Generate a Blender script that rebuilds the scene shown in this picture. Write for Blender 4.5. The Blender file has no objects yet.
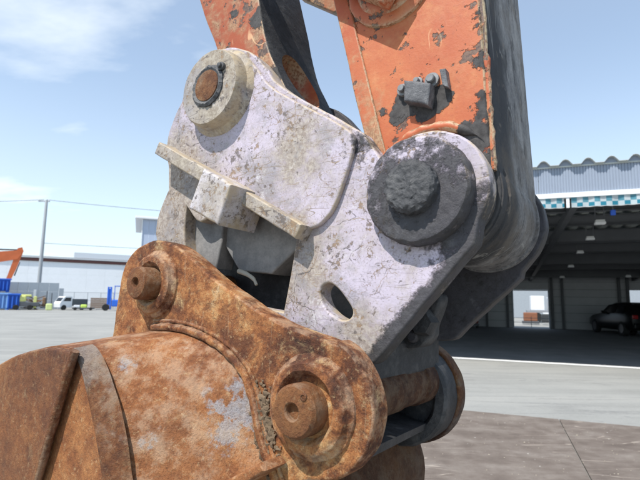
import bpy, bmesh, math, random
from mathutils import Vector, Matrix, noise as mnoise

R = math.radians
S = bpy.context.scene
C = S.collection

# ---------------------------------------------------------------- camera
FOC = 470.0                      # focal length in pixels of a 640 x 480 frame
CAM = Vector((0, 0, 1.5))
PITCH, ROLL = math.atan(60 / FOC), R(0.9)
FWD = Vector((0, math.cos(PITCH), math.sin(PITCH)))
_r0, _u0 = Vector((1, 0, 0)), Vector((0, -math.sin(PITCH), math.cos(PITCH)))
RIGHT = math.cos(ROLL) * _r0 + math.sin(ROLL) * _u0
UP = -math.sin(ROLL) * _r0 + math.cos(ROLL) * _u0
cam = bpy.data.cameras.new('camera')
cam.sensor_width = 36; cam.lens = 36 * FOC / 640
cam.clip_start = 0.02; cam.clip_end = 4000
cam.dof.use_dof = True; cam.dof.focus_distance = 1.0; cam.dof.aperture_fstop = 9.0
camo = bpy.data.objects.new('camera', cam); C.objects.link(camo)
camo.matrix_world = Matrix(((RIGHT.x, UP.x, -FWD.x, CAM.x), (RIGHT.y, UP.y, -FWD.y, CAM.y),
                            (RIGHT.z, UP.z, -FWD.z, CAM.z), (0, 0, 0, 1)))
S.camera = camo

# ---------------------------------------------------------------- sky, sun, exposure
SUN_AZ = R(222)                   # compass angle of the sun from +Y towards +X: behind the camera, to the left
SUN_EL = R(57)
world = bpy.data.worlds.new('World'); S.world = world; world.use_nodes = True
wn, wl = world.node_tree.nodes, world.node_tree.links
for n in list(wn): wn.remove(n)
def W(t, **k):
    n = wn.new(t)
    for a, b in k.items(): setattr(n, a, b)
    return n
sky = W('ShaderNodeTexSky', sky_type='NISHITA', sun_disc=False, sun_elevation=SUN_EL, sun_rotation=SUN_AZ,
        altitude=0, air_density=1.0, dust_density=0.6, ozone_density=1.0)
tc = W('ShaderNodeTexCoord'); sep = W('ShaderNodeSeparateXYZ'); wl.new(tc.outputs['Generated'], sep.inputs[0])
zc = W('ShaderNodeMath', operation='MAXIMUM'); wl.new(sep.outputs['Z'], zc.inputs[0]); zc.inputs[1].default_value = 0.0
za = W('ShaderNodeMath', operation='ADD'); wl.new(zc.outputs[0], za.inputs[0]); za.inputs[1].default_value = 0.16
dx = W('ShaderNodeMath', operation='DIVIDE'); wl.new(sep.outputs['X'], dx.inputs[0]); wl.new(za.outputs[0], dx.inputs[1])
dy = W('ShaderNodeMath', operation='DIVIDE'); wl.new(sep.outputs['Y'], dy.inputs[0]); wl.new(za.outputs[0], dy.inputs[1])
cb = W('ShaderNodeCombineXYZ'); wl.new(dx.outputs[0], cb.inputs[0]); wl.new(dy.outputs[0], cb.inputs[1])
mp = W('ShaderNodeMapping'); wl.new(cb.outputs[0], mp.inputs[0])
mp.inputs['Location'].default_value = (1.7, 4.45, 0); mp.inputs['Rotation'].default_value = (0, 0, R(24)); mp.inputs['Scale'].default_value = (0.7, 1.15, 1)
cn = W('ShaderNodeTexNoise'); wl.new(mp.outputs[0], cn.inputs['Vector'])
cn.inputs['Scale'].default_value = 1.05; cn.inputs['Detail'].default_value = 9; cn.inputs['Roughness'].default_value = 0.53; cn.inputs['Distortion'].default_value = 0.2
cr = W('ShaderNodeValToRGB'); wl.new(cn.outputs['Fac'], cr.inputs[0])
cr.color_ramp.elements[0].position = 0.49; cr.color_ramp.elements[0].color = (0, 0, 0, 1)
cr.color_ramp.elements[1].position = 0.70; cr.color_ramp.elements[1].color = (1, 1, 1, 1)
cm = W('ShaderNodeMath', operation='MULTIPLY_ADD'); wl.new(cr.outputs[0], cm.inputs[0]); cm.inputs[1].default_value = 0.85; cm.inputs[2].default_value = 0.0
hz_ = W('ShaderNodeMapRange', interpolation_type='SMOOTHSTEP'); wl.new(zc.outputs[0], hz_.inputs[0])
hz_.inputs[1].default_value = 0.0; hz_.inputs[2].default_value = 0.50; hz_.inputs[3].default_value = 0.60; hz_.inputs[4].default_value = 0.24
cmx = W('ShaderNodeMath', operation='MAXIMUM'); wl.new(cm.outputs[0], cmx.inputs[0]); wl.new(hz_.outputs[0], cmx.inputs[1])
mx = W('ShaderNodeMix', data_type='RGBA'); wl.new(cmx.outputs[0], mx.inputs[0])
hs = W('ShaderNodeMix', data_type='RGBA', blend_type='MULTIPLY'); hs.inputs[0].default_value = 1.0
wl.new(sky.outputs[0], hs.inputs[6]); hs.inputs[7].default_value = (0.90, 1.10, 1.17, 1)
wl.new(hs.outputs[2], mx.inputs[6]); mx.inputs[7].default_value = (6.5, 7.0, 7.4, 1)
bg = W('ShaderNodeBackground'); wl.new(mx.outputs[2], bg.inputs[0]); bg.inputs[1].default_value = 0.15
wo = W('ShaderNodeOutputWorld'); wl.new(bg.outputs[0], wo.inputs[0])

sl = bpy.data.lights.new('sun', 'SUN'); sl.energy = 5.0; sl.angle = R(0.55); sl.color = (1, 0.955, 0.89)
so = bpy.data.objects.new('sun', sl); C.objects.link(so)
sdir = Vector((math.sin(SUN_AZ) * math.cos(SUN_EL), math.cos(SUN_AZ) * math.cos(SUN_EL), math.sin(SUN_EL)))
so.location = sdir * 30; so.rotation_euler = (-sdir).to_track_quat('-Z', 'Y').to_euler()

S.view_settings.view_transform = 'Standard'; S.view_settings.look = 'None'
S.view_settings.exposure = 0.22; S.view_settings.gamma = 1; S.view_settings.use_curve_mapping = False
S.render.engine = 'CYCLES'
S.cycles.use_denoising = True
S.cycles.max_bounces = 6

# ---------------------------------------------------------------- helpers: pixels to places
def ray(x, y): return FWD + (x - 320) / FOC * RIGHT - (y - 240) / FOC * UP
def ground(x, y, z=0.0):
    d = ray(x, y); return CAM + d * ((z - CAM.z) / d.z)
# frame of the digging gear: u across the side plates, w along the pins (away from the camera), v up
AX = ray(650, 320).normalized()
VV = (Vector((0, 0, 1)) - AX.z * AX).normalized()
UU = AX.cross(VV)
ORG = CAM + 0.8 * ray(428, 190)
GEAR = Matrix(((UU.x, AX.x, VV.x, ORG.x), (UU.y, AX.y, VV.y, ORG.y), (UU.z, AX.z, VV.z, ORG.z), (0, 0, 0, 1)))
def uv(x, y, w):
    d = ray(x, y); t = (AX.dot(ORG - CAM) + w) / AX.dot(d); p = CAM + t * d - ORG
    return (p.dot(UU), p.dot(VV))
def uvs(pts, w): return [uv(p[0], p[1], w) + tuple(p[2:]) for p in pts]

# ---------------------------------------------------------------- helpers: objects
def tag(o, label=None, cat=None, group=None, kind=None):
    if label: o['label'] = label
    if cat: o['category'] = cat
    if group: o['group'] = group
    if kind: o['kind'] = kind
    return o
def empty(name, mat, label, cat, group=None):
    o = bpy.data.objects.new(name, None); C.objects.link(o); o.matrix_world = mat
    o.empty_display_size = 0.1
    return tag(o, label, cat, group)
def finish(me, angle=32):
    for p in me.polygons: p.use_smooth = True
    me.set_sharp_from_angle(angle=R(angle))
def link(name, me, mat, parent=None, off=None, smooth=32):
    if smooth: finish(me, smooth)
    o = bpy.data.objects.new(name, me); C.objects.link(o)
    for m in (mat if isinstance(mat, (list, tuple)) else [mat]): me.materials.append(m)
    if parent: o.parent = parent
    if off is not None: o.location = off
    return o
def bm_obj(name, bm, mat, parent=None, off=None, smooth=32):
    bmesh.ops.recalc_face_normals(bm, faces=bm.faces)
    me = bpy.data.meshes.new(name); bm.to_mesh(me); bm.free()
    return link(name, me, mat, parent, off, smooth)
def pydata(name, v, f, mat, parent=None, off=None, smooth=32, recalc=True):
    bm = bmesh.new(); vs = [bm.verts.new(p) for p in v]
    for q in f:
        try: bm.faces.new([vs[i] for i in q])
        except ValueError: pass
    if not recalc:
        me = bpy.data.meshes.new(name); bm.to_mesh(me); bm.free(); return link(name, me, mat, parent, off, smooth)
    return bm_obj(name, bm, mat, parent, off, smooth)
def add_box(bm, lo, hi, M=None):
    v = []
    for z in (lo[2], hi[2]):
        for x, y in ((lo[0], lo[1]), (hi[0], lo[1]), (hi[0], hi[1]), (lo[0], hi[1])):
            p = Vector((x, y, z)); v.append(bm.verts.new(M @ p if M else p))
    for q in ((3, 2, 1, 0), (4, 5, 6, 7), (0, 1, 5, 4), (1, 2, 6, 5), (2, 3, 7, 6), (3, 0, 4, 7)):
        bm.faces.new([v[i] for i in q])
def box(name, lo, hi, mat, parent=None, bev=0.0, M=None, off=None):
    bm = bmesh.new(); add_box(bm, lo, hi, M)
    if bev: bmesh.ops.bevel(bm, geom=list(bm.edges), offset=bev, segments=2, affect='EDGES', profile=0.5)
    return bm_obj(name, bm, mat, parent, off, 0)
def spline(pts, closed=True, n=6):
    """Catmull-Rom through pts; a point with a third value 1 is a corner."""
    out = []; N = len(pts); rng = range(N if closed else N - 1)
    for i in rng:
        p1, p2 = pts[i], pts[(i + 1) % N]
        p0 = pts[(i - 1) % N] if (closed or i > 0) else p1
        p3 = pts[(i + 2) % N] if (closed or i + 2 < N) else p2
        c1, c2 = len(p1) > 2 and p1[2], len(p2) > 2 and p2[2]
        a, b, c, d = (Vector(p[:2]) for p in (p0, p1, p2, p3))
        t1 = (c - b) if c1 else (c - a) / 2
        t2 = (c - b) if c2 else (d - b) / 2
        L = (c - b).length
        for t in (t1, t2):
            if t.length > 1.2 * L: t *= 1.2 * L / t.length
        for k in range(n):
            s = k / n
            q = (2*s**3-3*s*s+1)*b + (s**3-2*s*s+s)*t1 + (-2*s**3+3*s*s)*c + (s**3-s*s)*t2
            out.append((q.x, q.y))
    if not closed: out.append(tuple(pts[-1][:2]))
    return out
def circle(cu, cv, r, n=40, a0=0, a1=360):
    return [(cu + r*math.cos(R(a0+(a1-a0)*k/n)), cv + r*math.sin(R(a0+(a1-a0)*k/n))) for k in range(n)]
def ragged(pts, amp, sc=30, seed=0):
    return [(p[0] + amp*mnoise.noise((p[0]*sc, p[1]*sc, seed)), p[1] + amp*mnoise.noise((p[0]*sc, p[1]*sc, seed+9))) for p in pts]
def plate_mesh(name, outline, w0, w1, bevel=0.004, holes=(), seg=2):
    cu = bpy.data.curves.new(name, 'CURVE'); cu.dimensions = '2D'; cu.fill_mode = 'BOTH'
    for loop in (outline,) + tuple(holes):
        s = cu.splines.new('POLY'); s.points.add(len(loop) - 1)
        for p, q in zip(s.points, loop): p.co = (q[0], q[1], 0, 1)
        s.use_cyclic_u = True
    cu.bevel_depth = bevel; cu.bevel_resolution = seg; cu.offset = -bevel; cu.extrude = max((w1 - w0) / 2 - bevel, 0.0002)
    tmp = bpy.data.objects.new('tmp', cu)
    me = bpy.data.meshes.new_from_object(tmp)
    bpy.data.objects.remove(tmp); bpy.data.curves.remove(cu)
    me.name = name; mid = (w0 + w1) / 2
    for v in me.vertices: v.co = (v.co.x, v.co.z + mid, v.co.y)
    bm = bmesh.new(); bm.from_mesh(me)
    bmesh.ops.remove_doubles(bm, verts=bm.verts, dist=1e-5)
    bmesh.ops.recalc_face_normals(bm, faces=bm.faces); bm.to_mesh(me); bm.free()
    me.materials.clear()
    return me
def plate(name, outline, w0, w1, mat, parent, bevel=0.004, holes=(), off=None, seg=2):
    o = link(name, plate_mesh(name, outline, w0, w1, bevel, holes, seg), mat, parent, off)
    wn_ = o.modifiers.new('flat_faces', 'WEIGHTED_NORMAL'); wn_.mode = 'FACE_AREA'; wn_.weight = 80; wn_.keep_sharp = True
    return o
def lathe(name, c, prof, mat, parent, off=None, seg=72, lump=0, lsc=60, M=None, seed=0):
    """Turn (radius, w) points about the pin axis through c=(u,v); closed at both ends by r=0."""
    v, f = [], []; n = len(prof)
    for r, w in prof:
        for k in range(seg):
            a = 2*math.pi*k/seg
            p = Vector((c[0] + r*math.cos(a), w, c[1] + r*math.sin(a)))
            if lump:
                d = Vector((math.cos(a), -0.6, math.sin(a)))
                p += d * lump * (mnoise.noise(p*lsc + Vector((seed, 0, 0))) + 0.5*mnoise.noise(p*lsc*2.3))
            v.append(M @ p if M else p)
    for i in range(n-1):
        for k in range(seg):
            k2 = (k+1) % seg; f.append((i*seg+k, i*seg+k2, (i+1)*seg+k2, (i+1)*seg+k))
    f.append(tuple(range(seg))); f.append(tuple(range((n-1)*seg, n*seg)))
    return pydata(name, v, f, mat, parent, off)
def tube(name, pts, rad, mat, parent=None, off=None, seg=10, lump=0.0, lsc=80):
    pts = [Vector(p) for p in pts]; v, f = [], []; n = len(pts)
    ref = None
    for i, p in enumerate(pts):
        t = (pts[min(i+1, n-1)] - pts[max(i-1, 0)]).normalized()
        if ref is None: ref = t.orthogonal().normalized()
        ref = (ref - t*ref.dot(t)).normalized(); b = t.cross(ref)
        rr = rad[i] if isinstance(rad, (list, tuple)) else rad
        for k in range(seg):
            a = 2*math.pi*k/seg; q = p + (ref*math.cos(a) + b*math.sin(a))*rr
            if lump: q += (q-p).normalized()*lump*mnoise.noise(q*lsc)
            v.append(q)
    for i in range(n-1):
        for k in range(seg):
            k2 = (k+1) % seg; f.append((i*seg+k, i*seg+k2, (i+1)*seg+k2, (i+1)*seg+k))
    f.append(tuple(range(seg))); f.append(tuple(range((n-1)*seg, n*seg)))
    return pydata(name, v, f, mat, parent, off, 60)

# ---------------------------------------------------------------- helpers: materials
class Mat:
    def __init__(s, name):
        s.m = bpy.data.materials.new(name); s.m.use_nodes = True
        s.t = s.m.node_tree; s.n = s.t.nodes; s.l = s.t.links
        s.b = s.n['Principled BSDF']; s.tc = s.n.new('ShaderNodeTexCoord'); s.obj = s.tc.outputs['Object']
    def _set(s, sock, v):
        if hasattr(v, 'links') or hasattr(v, 'is_linked'): s.l.new(v, sock)
        elif isinstance(v, (tuple, list)) and len(v) == 3 and sock.type == 'RGBA': sock.default_value = (*v, 1)
        else: sock.default_value = v
    def mapping(s, vec=None, loc=(0,0,0), rot=(0,0,0), sc=(1,1,1)):
        n = s.n.new('ShaderNodeMapping'); s.l.new(vec or s.obj, n.inputs[0])
        n.inputs[1].default_value = loc; n.inputs[2].default_value = rot; n.inputs[3].default_value = sc; return n.outputs[0]
    def noise(s, scale, detail=6, rough=0.6, vec=None, dist=0, seed=0):
        n = s.n.new('ShaderNodeTexNoise'); n.noise_dimensions = '4D'
        s.l.new(vec or s.obj, n.inputs['Vector']); n.inputs['W'].default_value = seed * 7.31
        n.inputs['Scale'].default_value = scale; n.inputs['Detail'].default_value = detail
        n.inputs['Roughness'].default_value = rough; n.inputs['Distortion'].default_value = dist; return n.outputs['Fac']
    def vor(s, scale, vec=None, feature='F1', out='Distance', rnd=1):
        n = s.n.new('ShaderNodeTexVoronoi'); n.feature = feature
        s.l.new(vec or s.obj, n.inputs['Vector']); n.inputs['Scale'].default_value = scale; n.inputs['Randomness'].default_value = rnd; return n.outputs[out]
    def math(s, op, a, b=0.0, c=0.0, clamp=False):
        n = s.n.new('ShaderNodeMath'); n.operation = op; n.use_clamp = clamp
        for i, v in enumerate((a, b, c)): s._set(n.inputs[i], v)
        return n.outputs[0]
    def step(s, f, lo, hi):
        n = s.n.new('ShaderNodeMapRange'); n.interpolation_type = 'SMOOTHSTEP'
        s._set(n.inputs[0], f); n.inputs[1].default_value = lo; n.inputs[2].default_value = hi
        n.inputs[3].default_value = 0; n.inputs[4].default_value = 1; return n.outputs[0]
    def ramp(s, f, stops):
        n = s.n.new('ShaderNodeValToRGB'); s._set(n.inputs[0], f); e = n.color_ramp.elements
        while len(e) < len(stops): e.new(0.5)
        for i, (p, c) in enumerate(stops): e[i].position = p; e[i].color = (*c, 1)
        return n.outputs[0]
    def mix(s, f, a, b, mode='MIX'):
        n = s.n.new('ShaderNodeMix'); n.data_type = 'RGBA'; n.blend_type = mode
        s._set(n.inputs[0], f); s._set(n.inputs[6], a); s._set(n.inputs[7], b); return n.outputs[2]
    def fmix(s, f, a, b):
        n = s.n.new('ShaderNodeMix'); s._set(n.inputs[0], f); s._set(n.inputs[2], a); s._set(n.inputs[3], b); return n.outputs[0]
    def xyz(s, vec=None):
        n = s.n.new('ShaderNodeSeparateXYZ'); s.l.new(vec or s.obj, n.inputs[0]); return n.outputs
    def lines(s, scale, width, seed=0, vec=None, mask_scale=6, mask=0.5, dist=0.6):
        """thin wandering scratch lines, broken up by a mask"""
        a = s.noise(scale, 2, 0.5, vec, dist, seed)
        d = s.math('ABSOLUTE', s.math('SUBTRACT', a, 0.5))
        l = s.math('SUBTRACT', 1.0, s.step(d, width*0.4, width))
        return s.math('MULTIPLY', l, s.step(s.noise(mask_scale, 3, 0.6, seed=seed+3), mask, mask+0.06))
    def cracks(s, scale, width, seed=0, mask_scale=7, mask=0.5, warp=0.02, vec=None):
        """a broken network of fine chipped lines"""
        n = s.n.new('ShaderNodeTexNoise'); s.l.new(vec or s.obj, n.inputs['Vector']); n.inputs['Scale'].default_value = scale*0.9; n.inputs['Detail'].default_value = 4
        v = s.n.new('ShaderNodeVectorMath'); v.operation = 'MULTIPLY_ADD'; s.l.new(n.outputs['Color'], v.inputs[0]); v.inputs[1].default_value = (warp,)*3; s.l.new(vec or s.obj, v.inputs[2])
        mpn = s.mapping(v.outputs[0], loc=(seed*1.7, seed*0.9, seed*2.3))
        d = s.vor(scale, mpn, 'DISTANCE_TO_EDGE')
        l = s.math('SUBTRACT', 1.0, s.step(d, width*0.35, width))
        return s.math('MULTIPLY', l, s.step(s.noise(mask_scale, 5, 0.65, seed=seed+3), mask, mask+0.05))
    def edge(s):
        """1 on bevels and rims of a side plate (object-space normal away from the pin axis)"""
        y = s.xyz(s.tc.outputs['Normal'])['Y']
        return s.math('SUBTRACT', 1.0, s.step(s.math('ABSOLUTE', y), 0.86, 0.985))
    def bump(s, h, dist=0.002, strength=1.0, prev=None):
        n = s.n.new('ShaderNodeBump'); n.inputs['Distance'].default_value = dist; n.inputs['Strength'].default_value = strength
        s.l.new(h, n.inputs['Height'])
        if prev: s.l.new(prev, n.inputs['Normal'])
        return n.outputs[0]
    def out(s, col, rough=0.8, metal=0.0, normal=None, spec=0.4):
        s._set(s.b.inputs['Base Color'], col); s._set(s.b.inputs['Roughness'], rough); s._set(s.b.inputs['Metallic'], metal)
        s.b.inputs['Specular IOR Level'].default_value = spec
        if normal: s.l.new(normal, s.b.inputs['Normal'])
        return s.m
def plain(name, col, rough=0.7, var=0.12, scale=8, metal=0.0, spec=0.4, bumpd=0.0):
    m = Mat(name); n = m.noise(scale, 5, 0.6); f = m.noise(scale*9, 3, 0.6, seed=2)
    c = m.mix(m.math('MULTIPLY', n, 1.0), tuple(x*(1-var*1.6) for x in col), tuple(min(1, x*(1+var*1.6)) for x in col))
    c = m.mix(m.math('MULTIPLY', f, 0.25), c, tuple(x*0.6 for x in col))
    return m.out(c, rough, metal, m.bump(f, bumpd) if bumpd else None, spec)

# ---------------------------------------------------------------- materials of the digging gear
def rust_material(name, seed=0, light=1.0, contrast=1.0, pale=0.64, streak=True, pale_col=(0.44, 0.45, 0.46), patches=(), dust=0.15):
    m = Mat(name)
    a = m.noise(4.5, 10, 0.66, dist=0.4, seed=seed); b = m.noise(24, 9, 0.70, seed=seed+1); g = m.noise(150, 5, 0.75, seed=seed+2); h = m.noise(420, 3, 0.7, seed=seed+8)
    f = m.math('ADD', m.math('MULTIPLY', a, 0.50), m.math('ADD', m.math('MULTIPLY', b, 0.38), m.math('MULTIPLY', g, 0.16)))
    f = m.math('ADD', m.math('MULTIPLY', m.math('SUBTRACT', f, 0.52), 2.5*contrast), 0.47)
    L = light
    c = m.ramp(f, [(0.08, (0.030*L, 0.011*L, 0.006*L)), (0.27, (0.105*L, 0.034*L, 0.013*L)), (0.43, (0.25*L, 0.090*L, 0.029*L)),
                   (0.57, (0.38*L, 0.160*L, 0.054*L)), (0.72, (0.47*L, 0.260*L, 0.105*L)), (0.90, (0.55*L, 0.42*L, 0.26*L))])
    k_ = min(1.0, contrast)
    dk = m.step(m.noise(11, 9, 0.76, dist=0.8, seed=seed+9), 0.49, 0.64)
    c = m.mix(m.math('MULTIPLY', dk, min(0.95, 0.55*contrast)), c, (0.085*L, 0.028*L, 0.013*L))
    yl = m.step(m.noise(13, 9, 0.76, dist=0.5, seed=seed+19), 0.54, 0.66)
    c = m.mix(m.math('MULTIPLY', yl, min(0.9, 0.55*contrast)), c, (0.48*L, 0.33*L, 0.165*L))
    c = m.mix(m.math('MULTIPLY', m.step(m.noise(70, 7, 0.76, seed=seed+4), 0.51, 0.63), 0.58*k_), c, (0.085*L, 0.032*L, 0.015*L))
    c = m.mix(m.math('MULTIPLY', m.step(m.noise(110, 6, 0.76, seed=seed+14), 0.54, 0.66), 0.55), c, (0.48*L, 0.33*L, 0.175*L))
    c = m.mix(m.math('MULTIPLY', m.step(m.noise(3.0, 6, 0.65, seed=seed+24), 0.45, 0.65), dust), c, (0.30*L, 0.20*L, 0.12*L))
    if pale:
        q = m.math('ADD', m.math('MULTIPLY', m.noise(6, 8, 0.65, seed=seed+5), 0.7), m.math('MULTIPLY', b, 0.3))
        for u_, v_, r_, k_ in patches:
            q = m.math('ADD', q, m.math('MULTIPLY', m.math('MAXIMUM', blob(m, u_, v_, r_, 1.0), 0.0), m.math('MULTIPLY', m.step(m.noise(16, 9, 0.75, seed=seed+33), 0.36, 0.66), k_)))
        p = m.step(q, pale-0.07, pale+0.04)
        c = m.mix(m.math('MULTIPLY', p, 0.72), c, m.mix(m.step(g, 0.4, 0.65), pale_col, tuple(x*0.55 for x in pale_col)))
    c = m.mix(m.math('MULTIPLY', m.step(h, 0.48, 0.68), 0.42), c, (0.050, 0.018, 0.010))
    if streak:
        for kk, rt in enumerate(((0.4, 0.2, 0.5), (0.1, 1.1, 0.9))):
            st = m.lines(8, 0.0045, seed+6+kk*4, m.mapping(sc=(2.6, 2.6, 0.12), rot=rt), 9, 0.53, 0.0)
            c = m.mix(m.math('MULTIPLY', st, (0.22, 0.45)[kk]), c, ((0.50*L, 0.37*L, 0.24*L), (0.07*L, 0.03*L, 0.02*L))[kk])
    e = m.edge()
    c = m.mix(m.math('MULTIPLY', e, m.math('MULTIPLY', m.step(b, 0.45, 0.6), 0.4)), c, (0.44*L, 0.33*L, 0.23*L))
    nb = m.bump(b, 0.007, 0.8); nb = m.bump(g, 0.0032, 1.0, nb); nb = m.bump(h, 0.0010, 1.0, nb)
    return m.out(c, m.fmix(a, 0.60, 0.9), 0.0, nb, 0.35)

def coupler_paint(name, grease_fields, seed=0, tan=0.5, grease_amt=0.0, chips=0.62, base=(0.405, 0.360, 0.425), dirt=None):
    """scuffed pale lavender paint; grease_fields(m) gives a 0..1 socket where black grease sits"""
    m = Mat(name)
    a = m.noise(4, 6, 0.6, seed=seed); b = m.noise(22, 8, 0.68, seed=seed+1); g = m.noise(150, 4, 0.7, seed=seed+2)
    lav = (base, tuple(min(1, x*1.25) for x in base))
    c = m.mix(m.step(a, 0.35, 0.65), *lav)
    fine = m.noise(90, 7, 0.75, seed=seed+40)
    t = m.math('ADD', m.math('MULTIPLY', m.noise(5, 9, 0.72, dist=0.6, seed=seed+3), 0.60), m.math('ADD', m.math('MULTIPLY', b, 0.28), m.math('MULTIPLY', fine, 0.12)))
    if dirt: t = m.math('ADD', t, dirt(m))
    t = m.step(t, 1-tan-0.06, 1-tan+0.12)
    c = m.mix(m.math('MULTIPLY', t, 0.80), c, m.mix(m.step(fine, 0.4, 0.62), (0.20, 0.155, 0.10), (0.40, 0.35, 0.27)))
    gr = m.step(m.math('ADD', m.math('MULTIPLY', m.noise(8, 9, 0.74, seed=seed+5), 0.8), m.math('MULTIPLY', fine, 0.2)), 0.49, 0.60)
    c = m.mix(m.math('MULTIPLY', gr, 0.65), c, (0.22, 0.21, 0.225))
    wh = m.step(m.math('ADD', m.math('MULTIPLY', m.noise(12, 8, 0.72, seed=seed+6), 0.7), m.math('MULTIPLY', fine, 0.3)), 0.55, 0.63)
    c = m.mix(m.math('MULTIPLY', wh, 0.65), c, (0.60, 0.58, 0.60))
    ch = m.step(m.math('ADD', m.math('MULTIPLY', m.noise(70, 7, 0.72, seed=seed+7), 0.66), m.math('MULTIPLY', m.noise(7, 4, 0.65, seed=seed+16), 0.34)), chips-0.075, chips-0.04)
    c = m.mix(m.math('MULTIPLY', ch, 0.85), c, m.mix(m.step(b, 0.46, 0.56), (0.105, 0.085, 0.075), (0.25, 0.165, 0.095)))
    dash = m.math('MULTIPLY', m.step(m.noise(45, 4, 0.6, seed=seed+50), 0.44, 0.54), m.step(m.noise(3.2, 4, 0.6, seed=seed+51), 0.44, 0.58))
    for k, (sc, wd, mk) in enumerate(((26, 0.030, 0.47), (14, 0.013, 0.45), (44, 0.050, 0.50))):
        l = m.math('MULTIPLY', m.cracks(sc, wd, seed+11+k*5, 8, mk, 0.055), dash)
        c = m.mix(m.math('MULTIPLY', l, 0.85), c, ((0.22, 0.145, 0.08), (0.085, 0.075, 0.075), (0.17, 0.12, 0.08))[k])
    for k, (rt, mk) in enumerate(((0.9, 0.42), (-0.35, 0.44), (1.6, 0.46))):
        l = m.lines(9+4*k, 0.0050, seed+30+k*3, m.mapping(rot=(0, rt, 0), sc=(0.45, 1, 3.0)), 7, mk, 0.12)
        l = m.math('MULTIPLY', l, m.step(m.noise(4, 4, 0.6, seed=seed+53+k), 0.40, 0.55))
        c = m.mix(m.math('MULTIPLY', l, 0.8), c, ((0.19, 0.145, 0.09), (0.09, 0.075, 0.07), (0.26, 0.19, 0.11))[k])
    sp = m.step(m.noise(240, 4, 0.7, seed=seed+21), 0.52, 0.66)
    c = m.mix(m.math('MULTIPLY', sp, 0.5), c, (0.16, 0.135, 0.115))
    e = m.edge()
    c = m.mix(m.math('MULTIPLY', e, m.math('MULTIPLY', m.step(b, 0.38, 0.6), 0.75)), c, (0.44, 0.35, 0.23))
    h = m.math('ADD', m.math('MULTIPLY', ch, -0.5), g)
    rough = m.fmix(b, 0.5, 0.75)
    lump = m.noise(42, 8, 0.7, seed=seed+9)
    fld = m.math('ADD', grease_fields(m), m.math('MULTIPLY', m.math('SUBTRACT', m.math('ADD', m.math('MULTIPLY', lump, 0.5), m.math('MULTIPLY', m.noise(13, 8, 0.7, seed=seed+8), 0.5)), 0.5), 2.6))
    gm = m.step(fld, 0.38, 0.66)
    c = m.mix(m.math('MULTIPLY', gm, 0.94), c, m.ramp(lump, [(0.35, (0.018, 0.018, 0.020)), (0.6, (0.042, 0.042, 0.045)), (0.75, (0.12, 0.12, 0.125))]))
    rough = m.fmix(gm, rough, m.fmix(lump, 0.42, 0.75))
    nb = m.bump(h, 0.0007, 0.8); nb = m.bump(m.math('MULTIPLY', gm, m.math('ADD', lump, 0.6)), 0.004, 0.9, nb)
    return m.out(c, rough, 0.0, nb, 0.35)

def blob(m, u, v, r, k=1.0):
    o = m.xyz(); x = m.math('SUBTRACT', o['X'], u); y = m.math('SUBTRACT', o['Z'], v)
    d = m.math('SQRT', m.math('ADD', m.math('MULTIPLY', x, x), m.math('MULTIPLY', y, y)))
    return m.math('MULTIPLY', m.math('SUBTRACT', 1.0, m.math('DIVIDE', d, r)), k)
def along(m, p, q, width):
    """1 on the line p-q (uv), falling to 0 at width to its left"""
    dx_, dy_ = q[0]-p[0], q[1]-p[1]; L = math.hypot(dx_, dy_); nx, ny = -dy_/L, dx_/L
    o = m.xyz()
    s = m.math('ADD', m.math('MULTIPLY', m.math('SUBTRACT', o['X'], p[0]), nx), m.math('MULTIPLY', m.math('SUBTRACT', o['Z'], p[1]), ny))
    return m.math('SUBTRACT', 1.0, m.math('DIVIDE', s, width))
def mmax(m, *a):
    r = a[0]
    for b in a[1:]: r = m.math('MAXIMUM', r, b)
    return r

E1, E2 = uv(482, 232, 0), uv(376, 360, 0)         # the coupler's greasy lower right edge
def near_grease(m):
    f = m.math('MINIMUM', along(m, E2, E1, 0.042), 0.80)
    f = mmax(m, m.math('MULTIPLY', f, 1.0), blob(m, *uv(458, 222, 0), 0.14, 1.0), blob(m, *uv(362, 148, 0), 0.06, 0.8), blob(m, *uv(330, 300, 0), 0.04, 0.35))
    return f
M_COUPLER = coupler_paint('coupler_paint_lavender', near_grease, 1, 0.49, dirt=lambda m: mmax(m, m.math('MULTIPLY', m.math('MAXIMUM', blob(m, *uv(160, 200, 0), 0.22), 0.0), 0.52), m.math('MULTIPLY', m.math('MAXIMUM', blob(m, *uv(295, 262, 0), 0.11), 0.0), 0.22), m.math('MULTIPLY', m.math('MAXIMUM', blob(m, *uv(365, 345, 0), 0.09), 0.0), 0.18), m.math('MULTIPLY', m.math('MAXIMUM', blob(m, *uv(300, 150, 0), 0.10), 0.0), 0.10)))
M_COUPLER_TAN = coupler_paint('coupler_paint_dirty', lambda m: m.math('MULTIPLY', blob(m, *uv(175, 100, -0.05), 0.02), 0.2), 5, 0.58, chips=0.6, base=(0.34, 0.31, 0.30))
def jaw_grey():
    m = Mat('jaw_bare_grey'); a = m.noise(8, 9, 0.7, seed=2); b = m.noise(40, 7, 0.72, seed=3); g = m.noise(220, 4, 0.7, seed=4)
    f = m.math('ADD', m.math('MULTIPLY', a, 0.5), m.math('ADD', m.math('MULTIPLY', b, 0.35), m.math('MULTIPLY', g, 0.15)))
    c = m.ramp(f, [(0.32, (0.10, 0.098, 0.095)), (0.48, (0.20, 0.195, 0.19)), (0.60, (0.30, 0.285, 0.27)), (0.75, (0.42, 0.39, 0.38))])
    c = m.mix(m.math('MULTIPLY', m.step(m.noise(7, 7, 0.7, seed=8), 0.52, 0.64), 0.5), c, (0.24, 0.17, 0.11))
    return m.out(c, 0.75, 0, m.bump(b, 0.002, 0.8), 0.3)
M_COUPLER_GREY = jaw_grey()
M_BOSS_GREASE = coupler_paint('coupler_boss_greasy', lambda m: m.math('ADD', blob(m, 0.0, -0.04, 0.19, 0.72), 0.27), 3, 0.42)
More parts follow.
